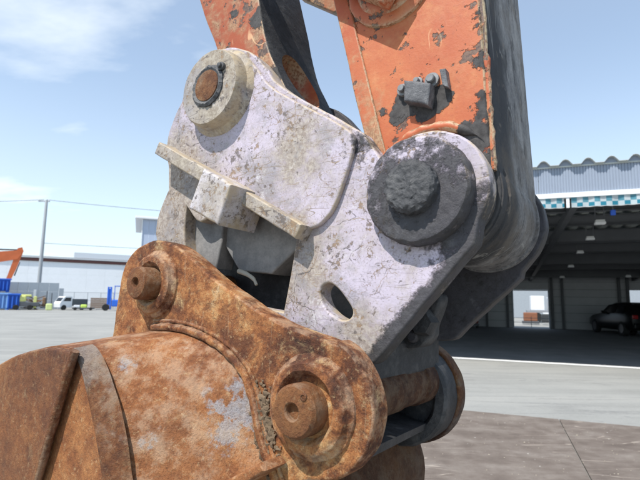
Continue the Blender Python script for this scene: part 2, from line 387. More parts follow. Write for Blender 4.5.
M_FARPLATE = coupler_paint('coupler_far_plate', lambda m: m.math('ADD', m.math('MULTIPLY', m.noise(5, 3, 0.5, seed=4), 0.3), 0.82), 12, 0.4)

M_RUST = rust_material('bucket_rust', 1, 1.04, 0.66, 0.67, dust=0.1, pale_col=(0.36, 0.38, 0.41), patches=((*uv(232, 405, -0.12), 0.075, 0.60), (*uv(236, 432, -0.12), 0.07, 0.5), (*uv(150, 445, -0.2), 0.045, 0.45), (*uv(128, 362, -0.2), 0.03, 0.4)))
M_RUST_EAR = rust_material('ear_rust', 21, 1.06, 1.5, 0.65, dust=0.0, pale_col=(0.46, 0.42, 0.34))
M_RUST_DARK = rust_material('side_plate_rust', 41, 0.80, 0.65, 0.74)
M_RUST_PIN = rust_material('pin_rust', 61, 0.6, 0.7, 0)
M_RUST_SHADED = rust_material('bucket_back_shaded_rust', 71, 0.30, 0.8, 0.64, pale_col=(0.20, 0.19, 0.19))  # bucket rust darkened: the shade behind the ear is put into the colour

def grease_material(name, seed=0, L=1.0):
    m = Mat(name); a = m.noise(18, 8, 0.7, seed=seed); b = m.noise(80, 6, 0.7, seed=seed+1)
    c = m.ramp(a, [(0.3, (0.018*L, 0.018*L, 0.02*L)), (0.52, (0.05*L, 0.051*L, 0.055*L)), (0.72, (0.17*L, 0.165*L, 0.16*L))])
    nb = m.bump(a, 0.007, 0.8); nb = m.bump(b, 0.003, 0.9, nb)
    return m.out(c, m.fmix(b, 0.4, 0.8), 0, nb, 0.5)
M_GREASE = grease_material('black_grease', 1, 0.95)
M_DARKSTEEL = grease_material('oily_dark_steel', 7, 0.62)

def stick_grey():
    m = Mat('stick_bare_grey'); st = m.mapping(sc=(1, 1, 0.30))
    a = m.noise(34, 9, 0.74, st, seed=3); b = m.noise(5, 6, 0.6, seed=4); g = m.noise(160, 4, 0.7, seed=5)
    f = m.math('ADD', m.math('MULTIPLY', a, 0.40), m.math('ADD', m.math('MULTIPLY', b, 0.38), m.math('MULTIPLY', g, 0.22)))
    c = m.ramp(f, [(0.36, (0.035, 0.034, 0.036)), (0.45, (0.15, 0.145, 0.145)), (0.55, (0.29, 0.28, 0.27)), (0.70, (0.46, 0.43, 0.39))])
    o = m.xyz()
    near = m.math('SUBTRACT', 1.0, m.step(m.math('ADD', o['Y'], m.math('MULTIPLY', m.math('SUBTRACT', b, 0.5), 0.22)), 0.13, 0.22))
    c = m.mix(m.math('MULTIPLY', near, 0.88), c, (0.030, 0.030, 0.032))
    c = m.mix(m.math('MULTIPLY', m.step(m.noise(24, 6, 0.6, seed=8), 0.60, 0.66), 0.4), c, (0.24, 0.20, 0.16))
    sc = m.lines(13, 0.012, 9, m.mapping(sc=(1, 1, 0.3)), 6, 0.5)
    c = m.mix(m.math('MULTIPLY', sc, 0.5), c, (0.34, 0.33, 0.31))
    nb = m.bump(a, 0.003, 0.6); nb = m.bump(g, 0.0008, 0.8, nb)
    c = m.mix(m.math('MULTIPLY', m.step(m.noise(7, 8, 0.72, seed=18), 0.48, 0.62), 0.55), c, (0.13, 0.105, 0.08))
    c = m.mix(m.math('MULTIPLY', m.step(m.noise(22, 8, 0.74, m.mapping(sc=(1, 1, 0.45)), seed=19), 0.52, 0.62), 0.65), c, (0.035, 0.033, 0.032))
    return m.out(c, m.fmix(a, 0.7, 0.95), 0.0, nb, 0.2)
M_STICK_GREY = stick_grey()

def orange_material(name, seed=0, stains=(), chip=0.63, tan=0.0, tanline=None, light=1.0):
    m = Mat(name); a = m.noise(4, 6, 0.6, seed=seed); b = m.noise(20, 8, 0.68, seed=seed+1); g = m.noise(140, 4, 0.7, seed=seed+2)
    L = light
    c = m.mix(m.step(a, 0.3, 0.7), (0.37*L, 0.074*L, 0.024*L), (0.45*L, 0.125*L, 0.044*L))
    c = m.mix(m.math('MULTIPLY', m.step(m.noise(9, 8, 0.7, seed=seed+20), 0.48, 0.7), 0.5), c, (0.52*L, 0.235*L, 0.105*L))
    c = m.mix(m.math('MULTIPLY', m.step(g, 0.5, 0.75), 0.35), c, (0.24, 0.07, 0.035))
    c = m.mix(m.math('MULTIPLY', m.step(b, 0.5, 0.75), 0.35), c, (0.62, 0.33, 0.13))
    if tanline:
        t = m.math('ADD', tanline(m), m.math('MULTIPLY', m.math('SUBTRACT', b, 0.5), 1.8))
        c = m.mix(m.math('MULTIPLY', m.step(t, 0.4, 0.85), 0.80), c, m.mix(m.step(g, 0.4, 0.6), (0.20, 0.135, 0.075), (0.38, 0.28, 0.165)))
    ch = m.step(m.math('ADD', m.math('MULTIPLY', m.noise(34, 6, 0.6, seed=seed+4), 0.65), m.math('MULTIPLY', m.noise(7, 3, 0.6, seed=seed+3), 0.35)), chip-0.02, chip)
    c = m.mix(m.math('MULTIPLY', ch, 0.92), c, m.mix(m.step(g, 0.4, 0.6), (0.035, 0.028, 0.026), (0.13, 0.085, 0.06)))
    sp = m.step(m.noise(90, 3, 0.5, seed=seed+6), 0.70, 0.73)
    c = m.mix(m.math('MULTIPLY', sp, 0.8), c, (0.07, 0.045, 0.035))
    l = m.lines(10, 0.006, seed+8, m.mapping(sc=(1, 1, 0.5), rot=(0, 0.5, 0)), 5, 0.55)
    c = m.mix(m.math('MULTIPLY', l, 0.6), c, (0.70, 0.44, 0.24))
    e = m.edge()
    c = m.mix(m.math('MULTIPLY', e, m.math('MULTIPLY', m.step(b, 0.35, 0.55), 0.8)), c, m.mix(m.step(g, 0.45, 0.6), (0.46, 0.37, 0.24), (0.22, 0.13, 0.07)))
    h = m.math('ADD', m.math('MULTIPLY', ch, -0.8), m.math('MULTIPLY', g, 0.4)); rough = m.fmix(b, 0.42, 0.7)
    if stains:
        fs = mmax(m, *[blob(m, *s) for s in stains])
        fs = m.math('ADD', fs, m.math('MULTIPLY', m.math('SUBTRACT', m.noise(28, 7, 0.65, seed=seed+9), 0.5), 1.5))
        sm = m.step(fs, 0.40, 0.48)
        c = m.mix(sm, c, m.ramp(m.noise(60, 6, 0.7, seed=seed+12), [(0.35, (0.020, 0.018, 0.018)), (0.7, (0.085, 0.08, 0.078))]))
        rough = m.fmix(sm, rough, 0.75); h = m.math('ADD', h, m.math('MULTIPLY', sm, 1.2))
    nb = m.bump(h, 0.0014, 0.9)
    return m.out(c, rough, 0, nb, 0.4)
sw = 0.05
M_STICK_ORANGE = orange_material('stick_orange_paint', 2,
    [(*uv(410, 106, sw), 0.050, 1.25), (*uv(438, 98, sw), 0.042, 1.25), (*uv(400, 118, sw), 0.034, 1.1), (*uv(424, 112, sw), 0.04, 1.0), (*uv(478, 140, sw), 0.075, 0.85),
     (*uv(484, 95, sw), 0.03, 0.7), (0.10, 0.02, 0.09, 1.3), (0.06, -0.09, 0.10, 1.3), (*uv(484, 15, sw), 0.05, 0.75), (*uv(488, 60, sw), 0.04, 0.8), (*uv(490, 110, sw), 0.05, 0.85), (*uv(340, 15, sw), 0.03, 0.5), (*uv(384, 112, sw), 0.035, 0.5)], 0.61,
    tanline=lambda m: mmax(m, m.math('SUBTRACT', 1.0, m.math('DIVIDE', m.math('ABSOLUTE', along(m, uv(366, 135, sw), uv(335, 0, sw), 1.0)), 1.0)), m.math('MULTIPLY', blob(m, *uv(372, 112, sw), 0.07, 1.0), 0.8)) )
M_LINK = orange_material('link_worn_paint', 14, ((*uv(258, 20, 0.05), 0.05, 0.8), (*uv(235, 12, 0.05), 0.035, 0.6), (*uv(275, 75, 0.05), 0.05, 0.8)), 0.56, tanline=lambda m: m.math('ADD', m.math('MULTIPLY', m.noise(5, 3, 0.5, m.mapping(sc=(1, 1, 0.4)), seed=17), 2.2), -0.50), light=0.78)
M_ORANGE = orange_material('faded_orange_paint', 30, (), 0.62)
M_LINK_SHADE = grease_material('link_flank_shade', 15, 0.55)  # shade on the link's flank, put into a near-black colour

# ---------------------------------------------------------------- quick coupler
PIN_LINK = uv(209, 87, -0.05)                    # pin to the bucket link
PIN_STICK = (-0.003, 0.0)                        # pin to the stick
cbase = Vector((-0.25, 0.2, -0.40)); off = -cbase
coupler = empty('quick_coupler', GEAR @ Matrix.Translation(cbase), 'scuffed pale lavender quick coupler casting between the orange arm and the rusty bucket', 'coupler')

outline = spline(uvs([(168, 168), (166, 146), (172, 122), (184, 96), (196, 70), (210, 54), (230, 47), (250, 52), (263, 64), (275, 80), (290, 92), (315, 106),
    (340, 119), (362, 132, 1)], 0), closed=False, n=5)
lobe = circle(-0.004, 0.0, 0.106, 40, 142, -38)
outline += [p for p in lobe]
outline += spline(uvs([(475, 243), (440, 285), (405, 327), (381, 356), (366, 366), (340, 362), (300, 352), (250, 340), (200, 310), (170, 270), (156, 240), (158, 215), (168, 190)], 0), closed=False, n=4)
outline = ragged(outline, 0.0016, 35)
jaw = uvs([(186, 206, 1), (200, 222), (222, 206), (238, 200, 1), (296, 238, 1), (290, 275), (283, 312, 1), (240, 302), (200, 280), (188, 262), (184, 235)], 0)
hole = uvs([(320, 293), (322, 286), (329, 283), (337, 288), (345, 298), (352, 310), (350, 318), (342, 320), (331, 314), (323, 304)], 0)
plate('side_plate', outline, 0.0, 0.042, M_COUPLER, coupler, 0.005, (spline(jaw, n=4), spline(hole, n=3)), off, 3)
far_o = []
for p in outline:
    q = Vector(p); d_ = q.length
    if d_ < 0.112 and q.x > -0.09: q *= 1.17
    elif q.y < -0.12 and q.x > -0.3: q += Vector((0.012, 0.030*min(1, (-0.12-q.y)/0.15)))
    far_o.append((q.x, q.y))
plate('side_plate', far_o, 0.385, 0.425, M_FARPLATE, coupler, 0.005, (), off, 3)
# raised doubler carrying the link boss, cut along the cross bar
dbl = spline(uvs([(180, 140), (186, 100), (200, 72), (214, 58), (232, 52), (248, 57), (260, 70), (272, 86), (288, 97), (315, 111), (340, 124), (357, 137),
    (356, 152), (346, 185), (336, 210), (322, 226), (304, 231), (290, 224, 1), (230, 186), (178, 158, 1)], 0), n=5)
plate('doubler_plate', ragged(dbl, 0.0012, 40, 3), -0.012, 0.0015, M_COUPLER, coupler, 0.005, (), off, 3)
# bosses and pins
r = 0.0925
lathe('link_boss', PIN_LINK, [(r+.016, -0.010), (r+.012, -0.016), (r+.003, -0.024), (r, -0.046), (r-.004, -0.052), (0.047, -0.053), (0.045, -0.049), (0.040, -0.049)], M_COUPLER_TAN, coupler, off, 80, 0.0009, 40)
g = lathe('grease_ring', PIN_LINK, [(0.051, -0.048), (0.050, -0.056), (0.044, -0.060), (0.036, -0.056)], M_GREASE, coupler, off, 96, 0.003, 110)
lathe('link_pin', (PIN_LINK[0]-.001, PIN_LINK[1]+.001), [(0.040, 0.30), (0.040, -0.053), (0.037, -0.0585), (0.022, -0.0600), (0.004, -0.0605)], rust_material('link_pin_rust', 81, 0.55, 1.0, 0.58, pale_col=(0.26, 0.19, 0.13)), coupler, off, 48, 0.0008, 70)
sb = uv(221, 66, -0.058)
lathe('grease_nipple', sb, [(0.010, -0.048), (0.010, -0.060), (0.006, -0.0605), (0.0055, -0.066), (0.003, -0.067)], M_GREASE, coupler, off, 16, 0.0008, 120)
def steps(r0, r1, w0_, w1_, n): return [(r0 + (r1-r0)*k/n, w0_ + (w1_-w0_)*k/n) for k in range(n)]
lathe('boss_collar', (-0.014, -0.002), [(0.095, 0.004), (0.095, -0.006), (0.0935, -0.010), (0.093, -0.022), (0.089, -0.0275)] + steps(0.087, 0.04, -0.028, -0.030, 14), M_BOSS_GREASE, coupler, off, 120, 0.0014, 70)
lathe('stick_pin', (-0.015, -0.002), [(0.047, 0.46), (0.047, -0.022)] + steps(0.0465, 0.045, -0.027, -0.044, 6) + steps(0.0445, 0.040, -0.046, -0.0505, 4) + steps(0.038, 0.001, -0.0513, -0.0525, 16), M_GREASE, coupler, off, 110, 0.0026, 130)
lathe('boss_collar', (0, 0), [(0.1, 0.42), (0.1, 0.45), (0.095, 0.455), (0.045, 0.456)], M_FARPLATE, coupler, off, 64)

# cross bar with its square stop block
def bar(name, p, q, lo, hi, w0, w1, mat, bev=0.004):
    P, Q = Vector(uv(*p, w0)), Vector(uv(*q, w0)); d = (Q-P).normalized(); n = Vector((-d.y, d.x))
    o = [P+n*hi, Q+n*hi, Q+n*lo, P+n*lo]
    o2 = []
    for i in range(4):
        a, b = o[i], o[(i+1) % 4]
        for k in range(8): o2.append(tuple(a.lerp(b, k/8)))
    return plate(name, ragged(o2, 0.0014, 45, 5), w0, w1, mat, coupler, bev, (), off, 2)
bar('cross_bar', (157, 146), (211, 178), -0.020, 0.012, -0.052, 0.004, M_COUPLER_TAN)
bar('cross_bar', (228, 186), (299, 229), -0.020, 0.010, -0.040, 0.004, M_COUPLER_TAN)
blk = ragged([p for a, b in zip([uv(203, 168, -.085), uv(231, 184, -.085), uv(217, 225, -.085), uv(188, 208, -.085)], [uv(231, 184, -.085), uv(217, 225, -.085), uv(188, 208, -.085), uv(203, 168, -.085)])
              for p in [tuple(Vector(a).lerp(Vector(b), k/8)) for k in range(8)]], 0.0016, 50, 2)
plate('stop_block', blk, -0.085, 0.03, coupler_paint('coupler_block_paint', lambda m: m.math('MULTIPLY', m.noise(3), 0.1), 17, 0.52, base=(0.46, 0.43, 0.45)), coupler, 0.006, (), off, 3)

# inside of the jaw
pj = lambda pts, w: ragged(spline([p + (1,) for p in uvs(pts, w)], n=5), 0.0015, 40, 6)
plate('jaw_block', pj([(216, 190), (245, 196), (300, 232), (300, 246), (271, 274), (239, 271), (222, 242)], 0.05), 0.05, 0.12, M_COUPLER_GREY, coupler, 0.005, (), off)
plate('jaw_block', pj([(172, 190), (224, 208), (222, 240), (216, 268), (184, 256), (170, 230)], 0.035), 0.035, 0.09, M_COUPLER_GREY, coupler, 0.005, (), off)
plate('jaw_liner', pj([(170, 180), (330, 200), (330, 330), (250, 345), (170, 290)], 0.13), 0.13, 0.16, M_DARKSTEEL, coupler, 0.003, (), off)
hk = spline(uvs([(238, 271), (246, 274), (253, 279), (256, 285)], 0.045), closed=False, n=4)
tube('hose_clip', [(p[0], 0.047, p[1]) for p in hk], [0.0058]*5+[0.005]*4+[0.0036]*4, plain('pale_clip', (0.5, 0.45, 0.36), 0.6), coupler, off, 8)
# lightening hole backing pieces
plate('inner_web', pj([(300, 268), (375, 268), (385, 345), (300, 345)], 0.11), 0.11, 0.13, M_COUPLER_GREY, coupler, 0.003, (), off)
# lock lever casting between the two side plates
lev = ragged(spline(uvs([(388, 344), (402, 322), (420, 302), (436, 293), (441, 301), (433, 322), (430, 338), (418, 348)], 0.2), n=5), 0.002, 30)
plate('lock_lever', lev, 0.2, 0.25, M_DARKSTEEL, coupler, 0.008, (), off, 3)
lathe('lever_bolt', uv(422, 322, 0.19), [(0.03, 0.21), (0.03, 0.19), (0.024, 0.178), (0.01, 0.176)], M_DARKSTEEL, coupler, off, 6)
lathe('lever_bolt', uv(412, 337, 0.19), [(0.012, 0.21), (0.012, 0.19), (0.008, 0.187)], M_FARPLATE, coupler, off, 16)
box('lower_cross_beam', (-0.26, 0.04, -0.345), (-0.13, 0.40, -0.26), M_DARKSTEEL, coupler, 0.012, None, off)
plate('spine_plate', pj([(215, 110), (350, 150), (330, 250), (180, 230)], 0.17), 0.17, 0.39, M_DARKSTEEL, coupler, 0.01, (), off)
# dried drip of paint on the far plate
dr = [uv(448, 270, 0.392), uv(451, 285, 0.392), uv(454, 298, 0.392), uv(455, 310, 0.392)]
tube('paint_drip', [(p[0], 0.396, p[1]) for p in spline(dr, False, 4)], 0.005, plain('drip', (0.32, 0.31, 0.3), 0.8, 0.3, 60), coupler, off, 8, 0.003, 120)

# ---------------------------------------------------------------- arm: stick and bucket link
abase = Vector((0.0, 0.22, -0.12)); off = -abase
arm = empty('excavator_arm', GEAR @ Matrix.Translation(abase), 'worn orange excavator arm with black-stained side rising from the coupler', 'excavator arm')
L0, L1 = Vector(uv(335, 0, sw)), Vector(uv(366, 136, sw)); R0, R1 = Vector(uv(484, 0, sw)), Vector(uv(495, 150, sw))
ld, rd = (L0-L1).normalized(), (R0-R1).normalized()
LT, RT = L0 + ld*1.7, R0 + rd*1.85
sr = 0.106
stick_pts = [tuple(LT)] + [tuple(LT.lerp(L1, k/12)) for k in range(1, 13)] + circle(0, 0, sr, 26, 165, 385) + [tuple(R1.lerp(RT, k/12)) for k in range(1, 13)]
plate('stick_box', stick_pts, 0.058, 0.392, M_STICK_GREY, arm, 0.004, (), off, 2)
# end tube of the stick, a little fatter than the box and welded to it
lathe('end_tube', (0, 0), [(0.07, 0.062), (0.1085, 0.062), (0.1085, 0.388), (0.07, 0.388)], M_STICK_GREY, arm, off, 72)
for wv in (0.10, 0.35): lathe('end_tube_weld', (0, 0), [(0.107, wv-.007), (0.112, wv-.004), (0.113, wv), (0.112, wv+.004), (0.107, wv+.007)], M_STICK_GREY, arm, off, 72, 0.0012, 90)
side_pts = [tuple(LT)] + [tuple(LT.lerp(L1, k/40)) for k in range(1, 41)] + circle(0, 0, sr-.006, 26, 165, 385) + [tuple((R1 + Vector((-.006, 0))).lerp(RT + Vector((-.006, 0)), k/40)) for k in range(1, 41)]
side_pts = ragged(side_pts, 0.002, 28, 4)
plate('side_panel', side_pts, 0.044, 0.06, M_STICK_ORANGE, arm, 0.006, (), off, 3)
plate('side_panel', side_pts, 0.390, 0.406, M_ORANGE, arm, 0.006, (), off, 3)
# pressed rib line and collar round the pin, welded rim down the panel's left edge
M_WORN = orange_material('weld_worn', 44, (), 0.53, tanline=lambda m: m.math('ADD', m.math('MULTIPLY', m.noise(9, 6, 0.7, seed=4), 1.4), -0.25))
R1w = R1 - rd*0.035
tube('weld_bead', [(R1w.lerp(RT, k/160).x-.004, 0.052, R1w.lerp(RT, k/160).y) for k in range(161)], 0.0055, M_WORN, arm, off, 8, 0.004, 90)
ri = Vector((0.026, 0.0)); L1b = L1 - ld*0.05
strip = [tuple((LT + Vector((.001, 0))).lerp(L1b + Vector((.001, 0)), k/40)) for k in range(41)] + [tuple((L1b + ri + Vector((.012, .0))).lerp(LT + ri, k/40)) for k in range(41)]
plate('edge_strip', ragged(strip, 0.0022, 22, 14), 0.038, 0.046, orange_material('edge_strip_paint', 47, (), 0.60, tanline=lambda m: m.math('ADD', m.math('MULTIPLY', m.noise(7, 5, 0.6, seed=9), 1.2), -0.12)), arm, 0.0035, (), off, 3)
ca = circle(-0.006, 0.004, 0.1215, 50, 160, 40)
tube('pin_collar', [(p[0], 0.042, p[1]) for p in ca], [0.0105*min(1, (k+.3)/8, (50.3-k)/14) for k in range(50)], M_STICK_ORANGE, arm, off, 10, 0.004, 50)
rp = Vector(uv(392, -16, sw))
lathe('idler_boss', rp, [(0.098, 0.05), (0.096, 0.038), (0.088, 0.034), (0.074, 0.034), (0.066, 0.028), (0.05, 0.026), (0.02, 0.026)], M_STICK_ORANGE, arm, off, 64, 0.0016, 40)
# hose clamp bracket
bw = 0.02
bo = ragged([p for a, b in zip([uv(404, 80, bw), uv(431, 83, bw), uv(428, 105, bw), uv(404, 101, bw)], [uv(431, 83, bw), uv(428, 105, bw), uv(404, 101, bw), uv(404, 80, bw)])
      for p in [tuple(Vector(a).lerp(Vector(b), k/6)) for k in range(6)]], 0.0015, 60)
M_BRK = grease_material('bracket_black', 3, 1.9)
brk = plate('clamp_bracket', bo, 0.018, 0.046, M_BRK, arm, 0.004, (), off)
M_BOLT = plain('bolt_zinc', (0.20, 0.205, 0.21), 0.5, 0.35, 120, 0.2)
for x, y, r_ in ((401, 88, 0.009), (430, 78, 0.0105), (416, 80, 0.007)):
    c_ = uv(x, y, 0.03)
    bt = lathe('bolt', c_, [(r_*1.35, 0.045), (r_*1.35, 0.0385), (r_*1.3, 0.037), (r_*0.8, 0.0365), (r_*0.8, 0.029), (r_*0.65, 0.027), (r_*0.25, 0.027)], M_BOLT, brk, (0, 0, 0), 18)
tb = [uv(440, 70, .03), uv(446, 69, .03), uv(449, 88, .03), uv(443, 86, .03)]
plate('tab', tb, 0.026, 0.046, M_BRK, arm, 0.002, (), off)

# bucket link: cast arm with an oval pocket on its flank
lw0 = 0.046
lp = [(199, 0, 1), (206, 22), (216, 48), (222, 80), (235, 125), (270, 165), (330, 168), (318, 150), (300, 118), (288, 92), (276, 66), (268, 47), (262, 20), (259, 0, 1)]
luv = uvs(lp, lw0)
A0, B0 = Vector(luv[0][:2]), Vector(luv[-1][:2]); da, db = (A0-Vector(luv[1][:2])).normalized(), (B0-Vector(luv[-3][:2])).normalized()
luv = [tuple(A0 + da*1.3)+(1,)] + luv + [tuple(B0 + db*1.3)+(1,)]
lme = plate_mesh('bucket_link', spline(luv, n=5), lw0, 0.262, 0.006, (), 3)
lk = link('bucket_link', lme, [M_LINK, M_LINK_SHADE, M_ORANGE], arm, off)
for p in lme.polygons: p.material_index = 0 if abs(p.normal.y) > 0.6 else 1  # broad faces in worn paint, flanks in the painted shade
# the pocket is cut with a boolean
cc = Vector((*uv(301, 80, 0.09), 0)); pc = Vector((cc.x, 0.098, cc.y))
bm = bmesh.new(); bmesh.ops.create_uvsphere(bm, u_segments=32, v_segments=20, radius=1)
fl = (Vector(uv(288, 92, lw0)) - Vector(uv(268, 47, lw0))).normalized(); nr = Vector((-fl.y, fl.x))
if nr.x < 0: nr = -nr
Mx = Matrix(((fl.x, 0, nr.x, 0), (0, 1, 0, 0), (fl.y, 0, nr.y, 0), (0, 0, 0, 1)))
edge_pt = Vector(uv(275, 64, lw0)); pc = Vector((edge_pt.x, 0.148, edge_pt.y))
Mc = Matrix.Translation(pc) @ Mx @ Matrix.Diagonal((0.085, 0.064, 0.065, 1))
bmesh.ops.transform(bm, matrix=Mc, verts=bm.verts)
cme = bpy.data.meshes.new('cut'); bm.to_mesh(cme); bm.free()
for m_ in (M_LINK, M_LINK_SHADE, M_ORANGE): cme.materials.append(m_)
for p in cme.polygons: p.material_index = 2
cut = bpy.data.objects.new('cut', cme); C.objects.link(cut); cut.parent = arm; cut.location = off
md = lk.modifiers.new('pocket', 'BOOLEAN'); md.operation = 'DIFFERENCE'; md.object = cut; md.solver = 'EXACT'
bpy.context.view_layer.update()
new = bpy.data.meshes.new_from_object(lk.evaluated_get(bpy.context.evaluated_depsgraph_get()))
lk.modifiers.clear(); lk.data = new; bpy.data.objects.remove(cut)
new.set_sharp_from_angle(angle=R(35))
# guide links from the stick to the head of the bucket link
for w0_, (p0, p1) in ((0.415, ((488, 62), (300, -14))), (-0.01, ((392, -16), (300, -46)))):
    a_, b_ = Vector(uv(*p0, w0_)), Vector(uv(*p1, w0_)); d_ = (b_-a_).normalized(); n_ = Vector((-d_.y, d_.x)); b_ = a_ + d_*0.75; h_ = 0.036
    ol = [tuple(a_ + n_*h_), tuple(b_ + n_*h_), tuple(b_ - n_*h_), tuple(a_ - n_*h_)]
    plate('guide_link', ol, w0_, w0_+0.035, M_LINK if w0_ > 0 else M_ORANGE, arm, 0.006, (), off)

# ---------------------------------------------------------------- bucket
bbase = Vector((-0.7, 0.22, -1.66)); off = -bbase
bucket = empty('digging_bucket', GEAR @ Matrix.Translation(bbase), 'big rusty brown excavator bucket hanging from the coupler on two pins', 'bucket')
EW = -0.09
PB_R, PB_L = uv(311, 406, EW), uv(156, 284, EW)
ear = uvs([(104, 372), (112, 335), (117, 300), (124, 266), (137, 248), (156, 240), (174, 245), (190, 257), (214, 279), (245, 302), (282, 324), (312, 335), (336, 345)], EW)
ear_o = spline(ear, closed=False, n=5)
c0 = Vector(PB_R); rr_ = 0.115
ear_o += circle(c0.x, c0.y, rr_, 30, 68, -95)
ear_o += [(c0.x-.05, c0.y-.14), (c0.x-.12, c0.y-.2), (c0.x-.3, c0.y-.2), (-0.78, -0.45), (-0.80, -0.35)]
ear_o = ragged(ear_o, 0.0022, 25, 7)
plate('ear_plate', ear_o, EW, EW+0.05, M_RUST_EAR, bucket, 0.006, (), off, 3)
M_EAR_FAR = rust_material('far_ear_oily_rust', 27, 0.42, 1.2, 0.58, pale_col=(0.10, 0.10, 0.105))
FO = Vector((-0.045, -0.036))                     # the far ear sits a little lower
fc = (c0.x+FO.x-.014, c0.y+FO.y-.006)
ear_f = [(p[0]+FO.x, p[1]+FO.y) for p in spline(ear, closed=False, n=5) if p[0] < c0.x-.06] + circle(fc[0], fc[1], 0.132, 34, 78, -110) + [(c0.x-.16, c0.y-.22), (c0.x-.3, c0.y-.22), (-0.80, -0.48), (-0.82, -0.38)]
plate('ear_plate', ragged(ear_f, 0.002, 25, 8), 0.432, 0.478, M_EAR_FAR, bucket, 0.006, (), off, 3)
for c_, rb in ((PB_R, 0.074), (PB_L, 0.064)):
    for sgn, base in ((-1, EW),):
        w_ = lambda t: base + sgn*t
        lathe('boss_ring', c_, [(rb+.012, w_(-.004)), (rb+.010, w_(.004)), (rb+.002, w_(.010)), (rb, w_(.017)), (rb-.006, w_(.021)), (rb-.016, w_(.0215)), (rb-.020, w_(.018)), (rb-.026, w_(.006))], M_RUST_EAR if sgn < 0 else M_EAR_FAR, bucket, off, 72, 0.0018, 45)
pin_prof = lambda rp_, e: [(rp_, 0.50), (rp_, e+.007), (rp_-.004, e+.001), (rp_-.008, e), (rp_*0.36, e-.0008), (rp_*0.30, e+.002), (rp_*0.28, e+.009), (0.002, e+.010)]
ps = lambda name, c_, rp_, e, sd: lathe(name, c_, pin_prof(rp_, e), rust_material('pin_rust_%d' % sd, sd, 0.62, 0.6, 0.74), bucket, off, 48, 0.0009, 60)
ps('bucket_pin', (PB_R[0]-.004, PB_R[1]-.003), 0.042, -0.136, 62); ps('bucket_pin', (PB_L[0]-.003, PB_L[1]), 0.036, -0.140, 67)
lathe('pin_dimple', (PB_R[0]+.018, PB_R[1]+.022), [(0.006, -0.134), (0.006, -0.1375), (0.004, -0.138), (0.0035, -0.1365)], M_RUST_PIN, bucket, off, 20)

PA = [(-1.25, -.56), (-1.06, -.43), (-.92, -.361), (-.83, -.326), (-.725, -.301), (-.658, -.294), (-.610, -.298), (-.577, -.322), (-.536, -.380), (-.499, -.442), (-.470, -.501), (-.42, -.62), (-.39, -.78), (-.42, -1.0), (-.56, -1.3), (-.78, -1.52), (-1.1, -1.64), (-1.45, -1.66)]
PB = [(-1.25, -.55), (-1.06, -.42), (-.92, -.345), (-.83, -.312), (-.70, -.28), (-.60, -.264), (-.50, -.262), (-.424, -.276), (-.36, -.302), (-.311, -.345), (-.272, -.44), (-.228, -.515), (-.205, -.63), (-.30, -.90), (-.50, -1.25), (-.75, -1.5), (-1.1, -1.64), (-1.45, -1.66)]
PF = [tuple((Vector(a)*0.5 + Vector(b)*0.5)) for a, b in zip(PA, PB)]
def shell(name, secs, mat, thick=0.022, n=5, lo=0, hi=None, out=0.0):
    rows = []
    for w_, prof in secs:
        s_ = spline(prof, closed=False, n=n); s_ = s_[lo*n: (hi*n+1) if hi else None]
        o_, i_ = [], []
        for k, p in enumerate(s_):
            t = (Vector(s_[min(k+1, len(s_)-1)]) - Vector(s_[max(k-1, 0)])).normalized(); nn = Vector((-t.y, t.x))
            q = Vector(p); j = 0.0022*mnoise.noise((q.x*9, w_*9, q.y*9)) + 0.0012*mnoise.noise((q.x*30, w_*30, q.y*30))
            o_.append(q + nn*(out+j)); i_.append(q - nn*thick)
        rows.append((w_, o_ + i_[::-1]))
    m_ = len(rows[0][1]); v_, f_ = [], []
    for w_, ring in rows:
        v_ += [(p.x, w_, p.y) for p in ring]
    for a in range(len(rows)-1):
        for k in range(m_):
            k2 = (k+1) % m_; f_.append((a*m_+k, a*m_+k2, (a+1)*m_+k2, (a+1)*m_+k))
    half = m_//2
    for a in (0, len(rows)-1):
        for k in range(half-1): f_.append((a*m_+k, a*m_+k+1, a*m_+m_-2-k, a*m_+m_-1-k))
    return pydata(name, v_, f_, mat, bucket, off, 40)
def sec(w0_, p0, w1_, p1, n):
    return [(w0_ + (w1_-w0_)*k/n, [tuple(Vector(a).lerp(Vector(b), k/n)) for a, b in zip(p0, p1)]) for k in range(n+1)]
WE = -0.25
shell('wrapper', sec(WE, PA, EW, PB, 10) + sec(EW, PB, EW+.03, PB, 1)[1:], M_RUST)
shell('wrapper_shaded', sec(EW+.031, PB, 0.48, PB, 12) + sec(0.48, PB, 0.64, PF, 5)[1:], M_RUST_SHADED)  # rest of the wrapper, split off to carry the painted shade
def strap_mat():
    return rust_material('strap_grey_rust', 91, 0.62, 0.8, 0.55, pale_col=(0.25, 0.225, 0.205))
shell('wear_strap', sec(WE-.004, PA, WE+.020, [tuple(Vector(a).lerp(Vector(b), .19)) for a, b in zip(PA, PB)], 3), strap_mat(), 0.004, 5, 6, 13, 0.006)
side = spline(PA, closed=False, n=4) + [(-1.62, -1.5), (-1.5, -1.0), (-1.38, -.7)]
plate('side_plate', [(p[0], p[1]) for p in side], WE-.002, WE+.022, M_RUST, bucket, 0.006, (), off)
sideF = spline(PF, closed=False, n=4) + [(-1.62, -1.5), (-1.5, -1.0), (-1.38, -.7)]
plate('side_plate', sideF, 0.618, 0.642, M_RUST_DARK, bucket, 0.006, (), off)
